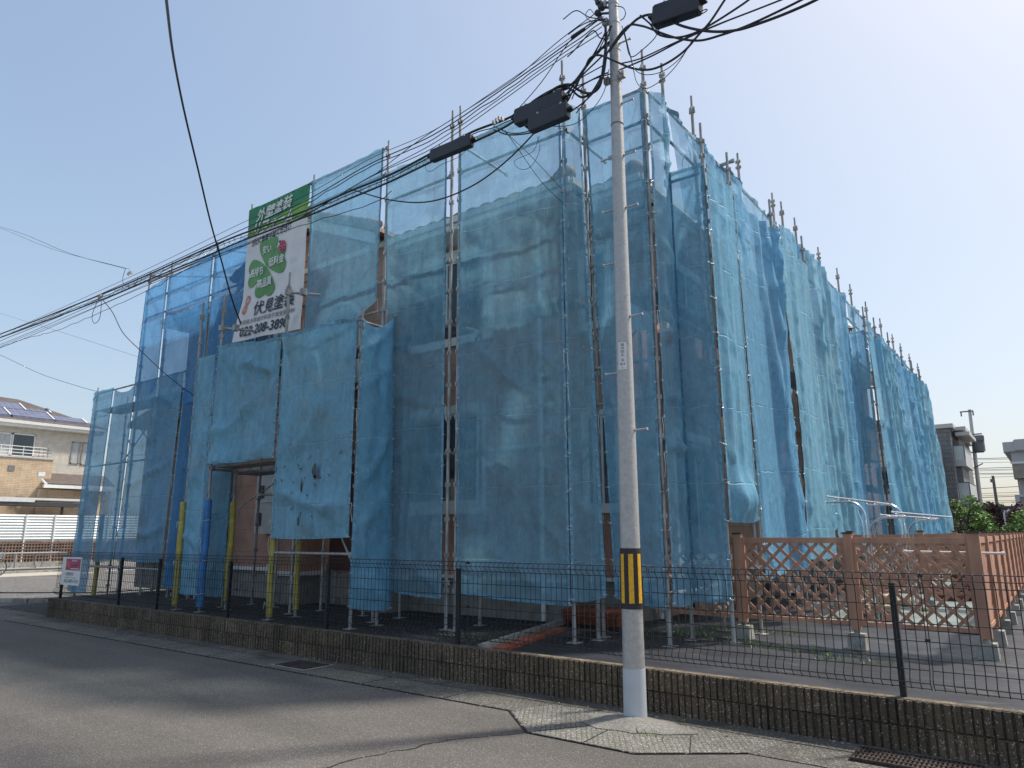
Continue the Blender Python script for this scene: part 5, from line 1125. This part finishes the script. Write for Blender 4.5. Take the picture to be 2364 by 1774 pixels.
for lb, pts, r in (('thin wire hanging in a low loop beside the pole', [(1440, 70), (1455, 130), (1462, 160), (1470, 190), (1485, 204), (1505, 200), (1540, 175), (1570, 140), (1600, 90)], .004),
                   ('second thin loop beside the pole', [(1442, 75), (1456, 130), (1465, 160), (1490, 173), (1530, 165), (1570, 135), (1600, 95)], .004),
                   ('paired wires dropping from the pole head', [(1436, 60), (1445, 95), (1452, 125), (1462, 131), (1480, 118), (1510, 90), (1530, 58), (1570, 50), (1600, 42), (1628, 28), (1632, 22), (1620, 26), (1590, 45)], .005),
                   ('small round wire loop right of the pole head', [(1420, 14), (1438, 18), (1444, 30), (1440, 42), (1432, 48)], .005)):
    cable(lb, pts, r, 5.84)
# tangle left of the pole
random.seed(21)
for i, (lb, pts, r) in enumerate((('thick cable bending down beside the pole', [(1398, 60), (1398, 110), (1392, 160), (1384, 200), (1362, 216), (1335, 208), (1318, 196), (1290, 200), (1255, 222)], .014), ('looping cable curling out left of the pole', [(1412, 60), (1395, 105), (1360, 145), (1330, 185), (1305, 232), (1290, 262)], .009),
        ('cable sweeping from the pole down to the closures', [(1400, 70), (1380, 110), (1350, 160), (1325, 205), (1300, 245), (1240, 270)], .009), ('cable sweeping wide below the closures', [(1402, 120), (1390, 185), (1360, 225), (1318, 258), (1250, 300), (1180, 312), (1140, 300)], .008), ('fine wire trailing below the closures', [(1406, 160), (1395, 210), (1370, 250), (1330, 285), (1280, 292), (1230, 280)], .004),
        ('cable from the clamps to the second bracket', [(1300, 232), (1340, 200), (1380, 178), (1404, 168)], .008), ('stiff wire from the clamps up to the bracket', [(1308, 200), (1350, 175), (1392, 152)], .006), ('cable arching from the upper bracket leftwards', [(1405, 90), (1385, 88), (1373, 72), (1360, 78), (1330, 112), (1310, 132)], .007), ('short jumper at the pole head', [(1400, 50), (1370, 48), (1340, 60), (1312, 80)], .006),
        ('second short jumper at the pole head', [(1398, 45), (1360, 40), (1330, 25), (1300, 45)], .006), ('thin curl of wire near the pole head', [(1395, 40), (1375, 36), (1362, 22), (1352, 35), (1362, 48), (1390, 46)], .004), ('slack wire between the closures', [(1140, 292), (1180, 308), (1230, 300), (1275, 270), (1310, 240)], .006), ('slack thin wire under the first closure', [(985, 375), (982, 390), (995, 396), (1020, 380), (1060, 362), (1088, 335)], .003), ('thin hanging ring of wire before the nets', [(1245, 315), (1230, 350), (1190, 370), (1192, 385), (1210, 392), (1230, 380), (1246, 345), (1240, 315)], .003),
        ('steep wire left of the pole', [(1410, 60), (1380, 120), (1345, 170), (1320, 230)], .006), ('cable parallel to the pole', [(1402, 80), (1398, 130), (1390, 170), (1365, 215), (1330, 262)], .006))):
    cable(lb, pts, r, 5.9 - .012 * (i % 4))
def closure(x0, y0, x1, y1, h, label, V=5.9, ext=0):
    a = onY(x0, y0, V); b = onY(x1, y1, V); d = (b - a); L = d.length; d /= L; up_ = Vector((0, 0, 1)); up_ = (up_ - d * up_.dot(d)).normalized(); sd2 = d.cross(up_)
    t = thing('cable_closure', label, 'cable box', (a + b) / 2, 'black splice boxes on the cables')
    g = MB(); c = (a + b) / 2 - up_ * h * .5
    K = 10; prof_ = []
    w = h * .55
    for (pu, pv) in ((-.5, -.46), (-.46, -.5), (.46, -.5), (.5, -.46), (.5, .46), (.46, .5), (-.46, .5), (-.5, .46)): prof_.append((pu * w, pv * h))
    for (e0, e1, sc_) in ((-L / 2, L / 2, 1),):
        vs = [c + d * e + sd2 * (pu * s_) + up_ * (pv * s_) for e, s_ in ((-L / 2, .9), (-L / 2 + .02, 1), (L / 2 - .02, 1), (L / 2, .9)) for pu, pv in prof_]
        fs = [(j * 8 + i, j * 8 + (i + 1) % 8, (j + 1) * 8 + (i + 1) % 8, (j + 1) * 8 + i) for j in range(3) for i in range(8)] + [tuple(reversed(range(8))), tuple(range(24, 32))]
        g.add(vs, fs)
    g.obox(c + up_ * h * .02 - sd2 * (w * .5), d * (L / 2 - .01), up_ * .008, sd2 * .006); build('housing', g, boxm, t)
    for e in (-L / 2, L / 2):
        g = MB()
        for k in (-1, 0, 1): g.cyl(c + d * e + sd2 * (k * w * .25), c + d * (e + (.05 if e > 0 else -.05)) + sd2 * (k * w * .25) + up_ * .01, .016, 8)
        build('cable_gland', g, cablem, t)
    for e in (-L * .3, L * .3): g = MB(); g.bar(c + d * e + up_ * h * .48, c + d * e + up_ * (h * .5 + .05), .02, .01); build('hanger', g, galv, t)
closure(997, 350, 1090, 311, .15, 'long black splice box on the bundle between the uprights'); closure(1192, 258, 1302, 210, .19, 'upper of the two black splice boxes left of the pole'); closure(1224, 276, 1312, 238, .17, 'lower of the two black splice boxes left of the pole', 5.8)
closure(1512, 20, 1620, -18, .21, 'big black splice box right of the pole head', 5.85)
g = MB(); a = onY(1318, 88, 5.9); b = onY(1352, 66, 5.9); g.tube([a, a + (b - a) * .08, b - (b - a) * .08, b], [.008, .02, .02, .008], 10)
one('cable_splice', g, boxm, 'small black ribbed sleeve on the thin wire left of the pole head', 'cable splice')
for (x, y, lb) in ((1150, 280, 'cluster of cable clamps on the bundle before the splice boxes'), (300, 632, 'dead-end clamps on the bundle by the left uprights'), (232, 686, 'clamp on the bundle above the hanging loop')):
    t = thing('cable_clamp', lb, 'cable clamp', onY(x, y, 5.93), 'clamps on the cable bundle'); c = t.location.copy()
    for k in range(4):
        g = MB(); d = Vector((.03 * (k - 1.5) * 1.4, 0, .012 * (k % 3))); g.box(c + d - Vector((.012, .02, .02)), c + d + Vector((.012, .02, .025))); g.cyl(c + d + Vector((0, -.03, .0)), c + d + Vector((0, .02, .035)), .006, 6); build('jaw', g, galv, t)

# ================================================================ BACKGROUND LEFT
HX = -45.0
def hx(x, y, u=HX): p = onX(x, y, u); return p.y, p.z
H = thing('neighbour_house', 'cream two-storey house with solar panels on its roof at the far left', 'house', (-48, 16, 0))
g = MB(); g.box((-53, 12.6, 0), (-45, 18.55, 7.45)); build('wall', g, cream, H)
g = MB(); g.box((-45.0, 4, 0), (-44.2, 16.3, 5.72)); lw_ = build('lower_wall', g, tanb, H)
g = MB(); g.box((-45.05, 4, 5.72), (-44.15, 16.38, 5.80)); build('coping', g, greylt, lw_)
g = MB(); g.box((-44.22, 14.2, 5.0), (-44.17, 14.5, 5.28)); build('vent', g, greydk, lw_)
g = MB(); g.box((-53.6, 4, 7.45), (-44.55, 19.0, 7.62)); g.box((-44.62, 4, 7.60), (-44.45, 19.0, 7.76)); build('gutter', g, white, H)
def roofq(g, pts): g.add([Vector(p) for p in pts], [tuple(range(len(pts)))])
g = MB(); roofq(g, [(-44.5, 4, 7.78), (-44.5, 19.1, 7.78), (-48.5, 15.6, 9.55), (-48.5, 4, 9.75)]); roofq(g, [(-44.5, 19.1, 7.78), (-53.5, 19.1, 7.78), (-48.5, 15.6, 9.55)]); g.box((-53.5, 4, 7.7), (-44.5, 19.1, 7.77)); rfh = build('roof', g, slate, H)
g = MB(); g.ball((-46.8, 16.6, 8.86), .13, n=6); build('roof_vent', g, greydk, rfh)
def rz(x): return 7.78 + (-44.5 - x) * .4425
def sp_panel(y0, y1, x0, x1):
    g = MB(); g.add([(x0, y0, rz(x0) + .10), (x0, y1, rz(x0) + .10), (x1, y1 - (x0 - x1) * .0, rz(x1) + .10), (x1, y0, rz(x1) + .10)], [(0, 1, 2, 3)]); g.box((x0, y0, rz(x0) - .02), (x0 + .03, y1, rz(x0) + .11))
    p = build('solar_panel', g, solar, rfh)
    g = MB(); g.bar((x0, y1, rz(x0) + .13), (x1, y1, rz(x1) + .13), .07, .02); build('edge_trim', g, white, p)
sp_panel(10.0, 14.2, -44.9, -46.1); sp_panel(14.3, 16.35, -44.9, -46.1); sp_panel(16.4, 18.1, -44.9, -45.7); sp_panel(9.0, 13.0, -46.15, -48.1); sp_panel(13.05, 15.3, -46.15, -47.3); sp_panel(15.35, 16.6, -46.15, -46.5)
def win(y0, y1, z0, z1, x, par, pm, fr=darkfr, f=.06, mid=False):
    g = MB()
    for a0, a1, b0, b1 in ((y0, y1, z1 - f, z1), (y0, y1, z0, z0 + f), (y0, y0 + f, z0, z1), (y1 - f, y1, z0, z1)) + ((((y0 + y1) / 2 - f / 2, (y0 + y1) / 2 + f / 2, z0, z1),) if mid else ()): g.box((x, a0, b0), (x + .05, a1, b1))
    w = build('window', g, fr, par); g = MB(); g.box((x + .01, y0 + f, z0 + f), (x + .02, y1 - f, z1 - f)); build('pane', g, pm, w)
win(12.7, 14.42, 5.85, 7.08, -45.0, H, curtain, white); win(14.45, 15.56, 5.85, 7.10, -45.0, H, glass, white); win(17.46, 17.92, 5.66, 6.94, -45.0, H, curtain, greyfr); win(18.02, 18.46, 5.64, 6.94, -45.0, H, curtain, greyfr)
g = MB()
for z in (6.33, 6.15, 5.98): g.cyl((-44.2, 4, z), (-44.2, 15.9, z), .022, 6)
for y in (11.5, 12.6, 13.75, 14.8): g.cyl((-44.2, y, 5.8), (-44.2, y, 6.33), .02, 6)
build('balcony_rail', g, white, H)
g = MB()
for k in range(3): g.cyl((-44.2, 15.3, 5.86 + k * .19), (-44.6, 16.3, 5.92 + k * .19), .02, 5)
for k in range(3): g.cyl((-44.3 - .1 * k, 15.6 + .25 * k, 5.82), (-44.3 - .1 * k, 15.6 + .25 * k, 6.36), .015, 5)
build('antenna', g, greydk, H)
g = MB(); g.add([(-43.6, 15.7, 4.38), (-43.6, 19.5, 4.38), (-45, 19.5, 5.05), (-45, 16.3, 5.05)], [(0, 1, 2, 3)]); lr = build('lower_roof', g, slate, H)
g = MB(); g.box((-43.65, 15.75, 4.15), (-43.5, 19.5, 4.33)); g.tube([(-43.6, 15.6, 4.75), (-43.6, 15.6, 4.62), (-43.6, 15.8, 4.42), (-43.6, 15.9, 4.35)], .06, 8); g.box((-43.72, 15.42, 4.75), (-43.5, 15.75, 4.98)); build('gutter', g, white, lr)
g = MB(); g.box((-45, 15.7, 0), (-44.1, 19.5, 4.1)); build('ground_floor_wall', g, tanb, H)
# carport in front of it
t = thing('carport', 'flat white-edged carport roof before the cream house', 'carport', (-42.5, 14, 0))
g = MB(); g.box((-43.4, 8, 3.38), (-42.1, 17.3, 3.46)); g.box((-42.15, 8, 3.30), (-42.05, 14.9, 3.42)); g.box((-42.13, 11.8, 3.42), (-42.05, 17.3, 3.52)); build('roof', g, white, t)
g = MB(); g.box((-43.3, 8.2, 3.12), (-42.2, 17.2, 3.30)); build('beam', g, greydk, t)
for y in (9.5, 16.6): g = MB(); g.box((-43.2, y, 0), (-43.1, y + .1, 3.2)); build('post', g, greydk, t)
# white louvre fence on a brick-lattice base
LFx = -42.0
t = thing('louvre_fence', 'white louvred fence on a brown lattice block base across the side road', 'fence', (LFx, 15, 0))
fy = [7.5, 9.9, 12.3, 14.0, 15.4, 17.0, 18.7, 20.5]
fy = [9.2, 10.55, 11.9, 13.25, 14.59, 15.92, 17.25, 18.6, 20.5]
for y in fy: g = MB(); g.box((LFx + .02, y - .03, 0), (LFx + .09, y + .03, 2.66)); build('post', g, white, t)
for a, b in zip(fy, fy[1:]):
    g = MB(); n = 9
    for k in range(n): z = 1.36 + k * (1.28 / n); g.obox((LFx, (a + b) / 2, z + .06), (.018, 0, -.03), (0, (b - a) / 2, 0), (.035, 0, .066))
    build('louvre_panel', g, whitelouvre, t)
g = MB(); y = 9.2
for r_ in range(6):
    z = .45 + r_ * .15; g.box((LFx + .02, 9.2, z), (LFx + .10, 20.5, z + .055))
k = 0
while y < 20.5: g.box((LFx + .025, y, .3), (LFx + .095, y + .05, 1.30)); y += .14
g.box((LFx + .0, 9.2, 0), (LFx + .015, 20.5, 1.3)); build('lattice_base', g, farbrick, t)
g = MB(); g.box((LFx - .05, 9.2, 0), (LFx + .14, 20.5, .32)); build('concrete_base', g, concrete, t)
# pipe guard rail and parapet on the far side
t = thing('guard_rail', 'low white pipe guard rail along the far kerb', 'guard rail', (-37.4, 13, 0))
g = MB(); g.tube([(-37.6, 8, .84), (-37.3, 12.7, .84), (-36.9, 14.7, .84)], .045, 8); build('top_rail', g, greylt2, t)
g = MB(); g.tube([(-37.6, 8, .16), (-37.3, 12.7, .16), (-36.9, 14.7, .16)], .06, 8); build('bottom_rail', g, greylt2, t)
for y in (10.5, 12.75, 14.65): x = -37.3 + (y - 12.7) * .18; g = MB(); g.cyl((x, y, 0), (x, y, .84), .04, 8); build('post', g, greylt2, t)
g = MB(); g.tube([(-37.1, 13.6, .86), (-37.1, 13.75, .7), (-37.1, 13.75, .3), (-37.1, 13.6, .12), (-37.1, 13.45, .3), (-37.1, 13.45, .7), (-37.1, 13.6, .86)], .02, 6); build('hoop', g, greydk, t)
g = MB(); g.box((-36.6, 5, 0), (-36.3, 15.5, .10)); struct('far_kerb', g, concrete)
g = MB(); g.quad((-36.3, 5, .016), (-33.5, 5, .016), (-33.5, 15.0, .016), (-36.3, 15.0, .016)); struct('far_pavement', g, M('pale pavement', (.42, .38, .31), .9, var=.1))
g = MB(); g.box((-35.5, 15.8, .015), (-35.2, 18.5, .019)); g.box((-33.6, 16.5, .015), (-33.4, 19.5, .019)); struct('road_marking', g, white)
g = MB(); g.tube([(-30, 6.9, .03), (-27, 8.2, .03), (-24, 8.0, .04), (-21, 9.2, .09), (-18, 10.5, .3)], .018, 6); one('ground_hose', g, cablem, 'dark hose lying across the side road at the left', 'hose')
# bicycle at the left frame edge
t = thing('bicycle', 'city bicycle with a wire basket parked by the guard rail at the left edge', 'bicycle', (-34.4, 10.7, .016))
bx_ = -34.4
def wheel(yc):
    g = MB(); g.tube([(bx_, yc + .33 * math.cos(a), .35 + .33 * math.sin(a)) for a in [2 * math.pi * i / 24 for i in range(25)]], .02, 6, False); w = build('wheel', g, blackband, t)
    g = MB()
    for i in range(12): a = math.pi * i / 6; g.cyl((bx_, yc, .35), (bx_, yc + .32 * math.cos(a), .35 + .32 * math.sin(a)), .003, 4)
    g.cyl((bx_ - .04, yc, .35), (bx_ + .04, yc, .35), .02, 8); g.tube([(bx_, yc + .305 * math.cos(a), .35 + .305 * math.sin(a)) for a in [2 * math.pi * i / 24 for i in range(25)]], .008, 5, False); build('spokes', g, chrome, w)
wheel(11.15); wheel(10.05)
g = MB()
for p, q in (((10.05, .35), (10.45, .33)), ((10.05, .35), (10.32, .80)), ((10.45, .33), (10.28, .85)), ((10.45, .33), (10.95, .72)), ((10.35, .55), (10.93, .85)), ((10.93, .95), (11.15, .35))): g.cyl((bx_, p[0], p[1]), (bx_, q[0], q[1]), .018, 6)
build('frame', g, greylt, t)
g = MB(); g.tube([(bx_ - .28, 10.75, 1.02), (bx_ - .2, 10.9, 1.04), (bx_, 10.93, .98), (bx_ + .2, 10.9, 1.04), (bx_ + .28, 10.75, 1.02)], .014, 6); build('handlebar', g, greydk, t)
g = MB()
for z in (.72, .78, .84, .90, .96): g.tube([(bx_ - .17, 11.0, z), (bx_ + .17, 11.0, z), (bx_ + .17, 11.34, z), (bx_ - .17, 11.34, z), (bx_ - .17, 11.0, z)], .006, 4)
for k in range(6):
    for (xx, yy) in ((bx_ - .17 + k * .068, 11.0), (bx_ - .17 + k * .068, 11.34)): g.cyl((xx, yy, .70), (xx, yy, .97), .004, 4)
    for xx in (bx_ - .17, bx_ + .17): g.cyl((xx, 11.0 + k * .068, .70), (xx, 11.0 + k * .068, .97), .004, 4)
build('basket', g, chrome, t)
g = MB(); g.box((bx_ - .09, 10.18, .88), (bx_ + .09, 10.42, .93)); build('saddle', g, blackband, t)

# ================================================================ BACKGROUND RIGHT
def rb(x, y, v): p = onY(x, y, v); return p.x, p.z
V1 = 58.0
t = thing('grey_apartment_block', 'three-storey grey sided block with frosted glass balconies beyond the gardens', 'apartment block', (-6.5, V1 + 4, 0))
x0, _ = rb(2120, 1000, V1); xr, zt_ = rb(2191, 985, V1)
g = MB(); g.box((-12, V1, 0), (xr, V1 + 14, zt_ - .1)); build('wall', g, greysid, t)
g = MB(); g.box((-12.3, V1 - .25, zt_ - .1), (xr + .25, V1 + 14, zt_ + .18)); build('roof_edge', g, greylt, t)
for (xa, ya, xb, yb) in ((2199, 1031, 2230, 1061), (2209, 1116, 2243, 1149)):
    ax0, az1 = rb(xa, ya, V1 + 1); ax1, az0 = rb(xb, yb, V1 + 1)
    bo = None
    g = MB(); g.box((ax0, V1 + .9, az0 - .45), (ax1, V1 + 6, az0 - .25)); g.box((ax0, V1 + .9, az0 - .25), (ax1, V1 + 1.05, az0)); g.box((ax1 - .1, V1 + 1.05, az0 - .25), (ax1, V1 + 6, az1 - .05)); bo = build('balcony', g, greylt, t)
    g = MB(); g.box((ax0 + .05, V1 + .92, az0), (ax1 - .06, V1 + .97, az1)); build('glass_panel', g, frost, bo)
    g = MB(); g.box((ax0, V1 + .9, az1), (ax1, V1 + 1.0, az1 + .06)); g.box((ax1 - .06, V1 + .9, az0), (ax1, V1 + 1.0, az1)); g.box((ax1 - .06, V1 + 1, az1), (ax1, V1 + 6, az1 + .06)); build('balcony_rail', g, greydk, bo)
for (xa, ya, yb) in ((2160, 1030, 1072), (2170, 1125, 1158)):
    ax1, az1 = rb(xa, ya, V1 - 3); _, az0 = rb(xa, yb, V1 - 3)
    g = MB(); g.box((-12, V1 - 3, az0), (ax1, V1, az1)); bo = build('balcony', g, greylt, t)
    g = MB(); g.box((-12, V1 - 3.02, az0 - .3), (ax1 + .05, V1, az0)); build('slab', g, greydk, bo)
for k, (xa, ya) in enumerate(((2196, 990), (2205, 1002))):
    ax0, az = rb(xa, ya, V1 + 1); g = MB(); g.box((ax0, V1 + 1, az - .15), (ax0 + .85, V1 + 6, az + .1)); build('canopy', g, greylt, t)
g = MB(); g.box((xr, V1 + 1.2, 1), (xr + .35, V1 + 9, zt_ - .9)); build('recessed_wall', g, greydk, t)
# beige house at the right edge
V2 = 45.0
t = thing('beige_apartment_house', 'beige house with a flat slab roof at the right edge', 'house', (1, V2 + 5, 0))
ax, az = rb(2313, 1028, V2)
g = MB(); g.add([(ax, V2 + .6, az - .35), (ax + .55, V2, az + .25), (8, V2, az + .25), (8, V2, az - .3), (ax + .55, V2, az - .30), (ax + .0, V2 + .6, az - .4)], [(0, 1, 2, 3, 4, 5)]); g.box((ax + .02, V2 + .1, az - .35), (8, V2 + 8, az + .15)); build('slab_roof', g, greylt, t)
bx0, bz = rb(2337, 1073, V2); g = MB(); g.box((bx0 + .55, V2 + .6, 0), (8, V2 + 9, az - .3)); build('wall', g, beige, t)
g = MB(); g.box((bx0, V2 + .3, bz - 1.0 * 0), (bx0 + .6, V2 + 1.0, az - .3)); build('window_bay', g, greylt, t)
_, z1_ = rb(2337, 1073, V2); _, z2_ = rb(2337, 1106, V2); g = MB(); g.box((bx0, V2 - .4, z2_), (8, V2 + 1.0, z1_)); build('balcony_parapet', g, beigebr, t)
g = MB(); g.box((bx0 - .05, V2 - .45, z1_), (8, V2 - .35, z1_ + .1)); build('coping', g, trimw, t)
g = MB(); g.box((bx0 + .1, V2 + .5, 0), (bx0 + .5, V2 + 1.4, z2_)); build('pier', g, greylt, t)
_, z3_ = rb(2347, 1149, V2); _, z4_ = rb(2347, 1184, V2); bx1 = rb(2347, 1149, V2)[0]; g = MB(); g.box((bx1, V2 - .6, z4_ - 1.2), (8, V2 + .2, z3_)); build('lower_parapet', g, beigebr, t)
g = MB(); g.box((bx1 - .05, V2 - .65, z3_), (8, V2 - .5, z3_ + .12)); g.box((bx1 - .05, V2 - .65, 0), (bx1 + .15, V2 - .5, z3_)); build('parapet_trim', g, greylt, t)
# far poles
t = thing('utility_pole', 'distant grey utility pole with a transformer between the buildings', 'pole', (-4.9, 70, 0))
pt = rb(2239, 946, 70)[1]; px_ = -4.87
g = MB(); g.tube([(px_ - .12, 70, 0), (px_ + .08, 70, pt)], [.19, .12], 12); build('shaft', g, galv, t)
for (z, w) in ((pt - .15, .62), (pt - 2.1, 1.3)): g = MB(); g.box((px_ - w, 69.85, z - .05), (px_ + w * .55, 69.95, z + .05)); build('crossarm', g, greydk, t)
for dx, z in ((-.55, pt - .35), (.3, pt - .35), (-.35, pt - 2.5), (-.55, pt - 2.5), (-.75, pt - 2.5)): g = MB(); g.cyl((px_ + dx, 69.9, z - .18), (px_ + dx, 69.9, z + .2), .05, 8); build('insulator', g, boxm, t)
tx, tz = rb(2259, 1022, 70); g = MB(); g.cyl((tx, 69.9, tz - .75), (tx, 69.9, tz + .55), .42, 12); g.box((tx - .4, 69.4, tz + .1), (tx + .45, 69.7, tz + .5)); build('transformer', g, greydk, t)
g = MB(); g.bar((tx - 1.1, 69.9, tz - .8), (tx + .3, 69.9, tz - .8), .1, .1); g.box((px_ - .7, 69.6, tz - .6), (px_ - .4, 69.9, tz - .0)); build('bracket', g, greydk, t)
g = MB(); zz = rb(2255, 1080, 70)[1]; g.bar((px_ - .3, 69.8, zz - .1), (px_ + .5, 69.8, zz + .3), .08, .08); build('arm', g, farbrown, t)
t = thing('utility_pole', 'distant thin brown pole left of the beige house', 'pole', (-4.5, 80, 0)); p1 = onY(2292, 1099, 80); p2 = onY(2309, 1225, 80)
g = MB(); g.tube([(p2.x + .05, 80, 0), (p1.x, 80, p1.z)], [.16, .12], 10); build('shaft', g, farbrown, t); g = MB(); g.box((p1.x - .25, 79.8, p1.z - .6), (p1.x + .05, 80, p1.z - .3)); g.box((p1.x - .15, 79.8, p1.z - 3.0), (p1.x + .25, 80, p1.z - 2.7)); build('bracket', g, greydk, t)
random.seed(9)
ORD = ['topmost', 'second', 'third', 'fourth', 'fifth', 'sixth', 'seventh', 'eighth', 'ninth', 'tenth', 'eleventh', 'twelfth', 'thirteenth', 'fourteenth', 'fifteenth', 'sixteenth', 'lowest']
for i, (ya, yb) in enumerate(((1059, 1057), (1062, 1060), (1068, 1067), (1082, 1079), (1085, 1083), (1088, 1085), (1092, 1093), (1096, 1095), (1104, 1100), (1130, 1124), (1141, 1137), (1145, 1143), (1150, 1146), (1156, 1156), (1163, 1159), (1172, 1176), (1180, 1184))):
    a = onY(2205, ya, 72 + i % 3); b = onY(2345, yb, 72 + i % 3); m_ = (a + b) / 2 - Vector((0, 0, .03)); g = MB(); g.tube([a - (b - a) * .15, a, m_, b, b + (b - a) * .4], .016 if i % 3 else .024, 4, False)
    one('distant_wire', g, cablem, ORD[i] + ' wire from the top strung level across the far gap by the beige house', 'wire', 'distant wires')
# grey shed, lamp, shrubs
g = MB(); a = onY(2311, 1173, 50); b = onY(2336, 1215, 50); g.box((a.x, 50, 0), (b.x + .2, 53, a.z)); g.box((a.x - .1, 49.9, a.z), (b.x + .3, 53.1, a.z + .1)); one('shed', g, greydk, 'dark grey shed behind the shrubs', 'shed')
g = MB(); a = onY(2317, 1180, 44); g.tube([(a.x + .12, 44, 0), (a.x, 44, a.z - .2), (a.x + .05, 44, a.z), (a.x + .3, 44, a.z)], .045, 8); one('street_lamp', g, white, 'slim white pipe post beside the dark shed', 'post')
g = MB(); g.box((-12, 40, 0), (12, 40.15, 1.3)); one('garden_wall', g, greylt, 'pale low wall behind the farthest shrubs', 'wall')
def shrub(label, cx_, cy_, rx, ry, z0, z1, mat, n, seed, leaf=.07, trunk=True, name='shrub'):
    rnd = random.Random(seed); t = thing(name, label, 'tree' if name == 'tree' else 'shrub', (cx_, cy_, z0 if z0 < .5 else 0))
    zc = (z0 + z1) / 2 + .1 * (z1 - z0); rzz = (z1 - z0) / 2
    g = MB(); tips = []
    for k in range(9):
        a = rnd.uniform(0, 6.28); q = Vector((cx_ + rx * .6 * math.cos(a), cy_ + ry * .6 * math.sin(a), zc + rnd.uniform(-.3, .7) * rzz)); tips.append(q)
        b0 = Vector((cx_ + rnd.uniform(-.1, .1), cy_, .3)); mid = (b0 + q) / 2 + Vector((rnd.uniform(-.2, .2), 0, .1)); g.tube([b0, mid, q], [.05, .035, .012], 6)
        for j in range(3): g.tube([mid, mid + (q - mid) * .5 + Vector((rnd.uniform(-.3, .3), rnd.uniform(-.3, .3), rnd.uniform(0, .4)))], [.02, .008], 5)
    build('trunk', g, bark, t)
    g = MB(); clumps = []
    for k in range(46):
        while True:
            p = Vector((rnd.uniform(-1, 1), rnd.uniform(-1, 1), rnd.uniform(-1, 1)))
            if .35 < p.length < 1: break
        p = p.normalized() * (p.length ** .5); sc_ = 1 + .25 * noise.noise(p * 2 + Vector((seed, 0, 0)))
        clumps.append((Vector((cx_ + p.x * rx * sc_, cy_ + p.y * ry * sc_, max(z0 + .1, zc + p.z * rzz * sc_))), rnd.uniform(.14, .30) * min(rx, rzz * 1.4)))
    for k in range(n):
        c, r_ = rnd.choice(clumps); p = c + Vector((rnd.gauss(0, 1), rnd.gauss(0, 1), rnd.gauss(0, .8))) * r_ * .6
        u = Vector((rnd.gauss(0, 1), rnd.gauss(0, 1), rnd.gauss(0, .6))).normalized(); v = u.orthogonal().normalized(); v = (v * math.cos(k) + u.cross(v) * math.sin(k)); L = leaf * rnd.uniform(.6, 1.3)
        g.add([p - u * L, p + v * L * .45, p + u * L, p - v * L * .45], [(0, 1, 2, 3)])
    build('crown', g, mat, t)
VT = 32.0
def bl_(x, y, v=VT): return onY(x, y, v)
a = bl_(2170, 1222); b = bl_(2270, 1150); shrub('bushy green tree beyond the far lattice, right of the nets', (bl_(2225, 1190).x), VT, .78, .7, .6, bl_(2216, 1147).z - .28, leaf1, 6500, 1, .06, name='tree')
shrub('dull twiggy bush left of the green tree', bl_(2188, 1200).x, VT - .5, .6, .6, .5, bl_(2190, 1165).z, leaf2, 2200, 2, .06)
shrub('light green low bush right of the green tree', bl_(2288, 1210).x, VT + 2, .45, .4, .4, bl_(2285, 1204).z - .2, leaf1, 1500, 3, .05)
shrub('round green bush below the beige house', bl_(2352, 1210).x + .25, VT, .75, .7, .4, bl_(2350, 1187).z - .2, leaf1, 4200, 4, .07)
shrub('dark reddish tree far behind the gap', onY(2283, 1190, 52).x, 52, 1.1, 1, .8, onY(2283, 1168, 52).z, leaf2, 2200, 5, .14, name='tree'); shrub('red-leaved shrub by the beige parapet', onY(2357, 1175, 43).x, 43, .6, .5, 1.4, onY(2357, 1163, 43).z, leaf3, 900, 6, .1)
shrub('reddish brown bush in the middle of the gap', onY(2290, 1195, 48).x, 48, .7, .7, .6, onY(2290, 1180, 48).z, leaf3, 1200, 8, .1)
shrub('green clump by the cream house carport', -41.3, 11.9, .35, .4, 1.6, 3.05, leaf2, 900, 7, .08)
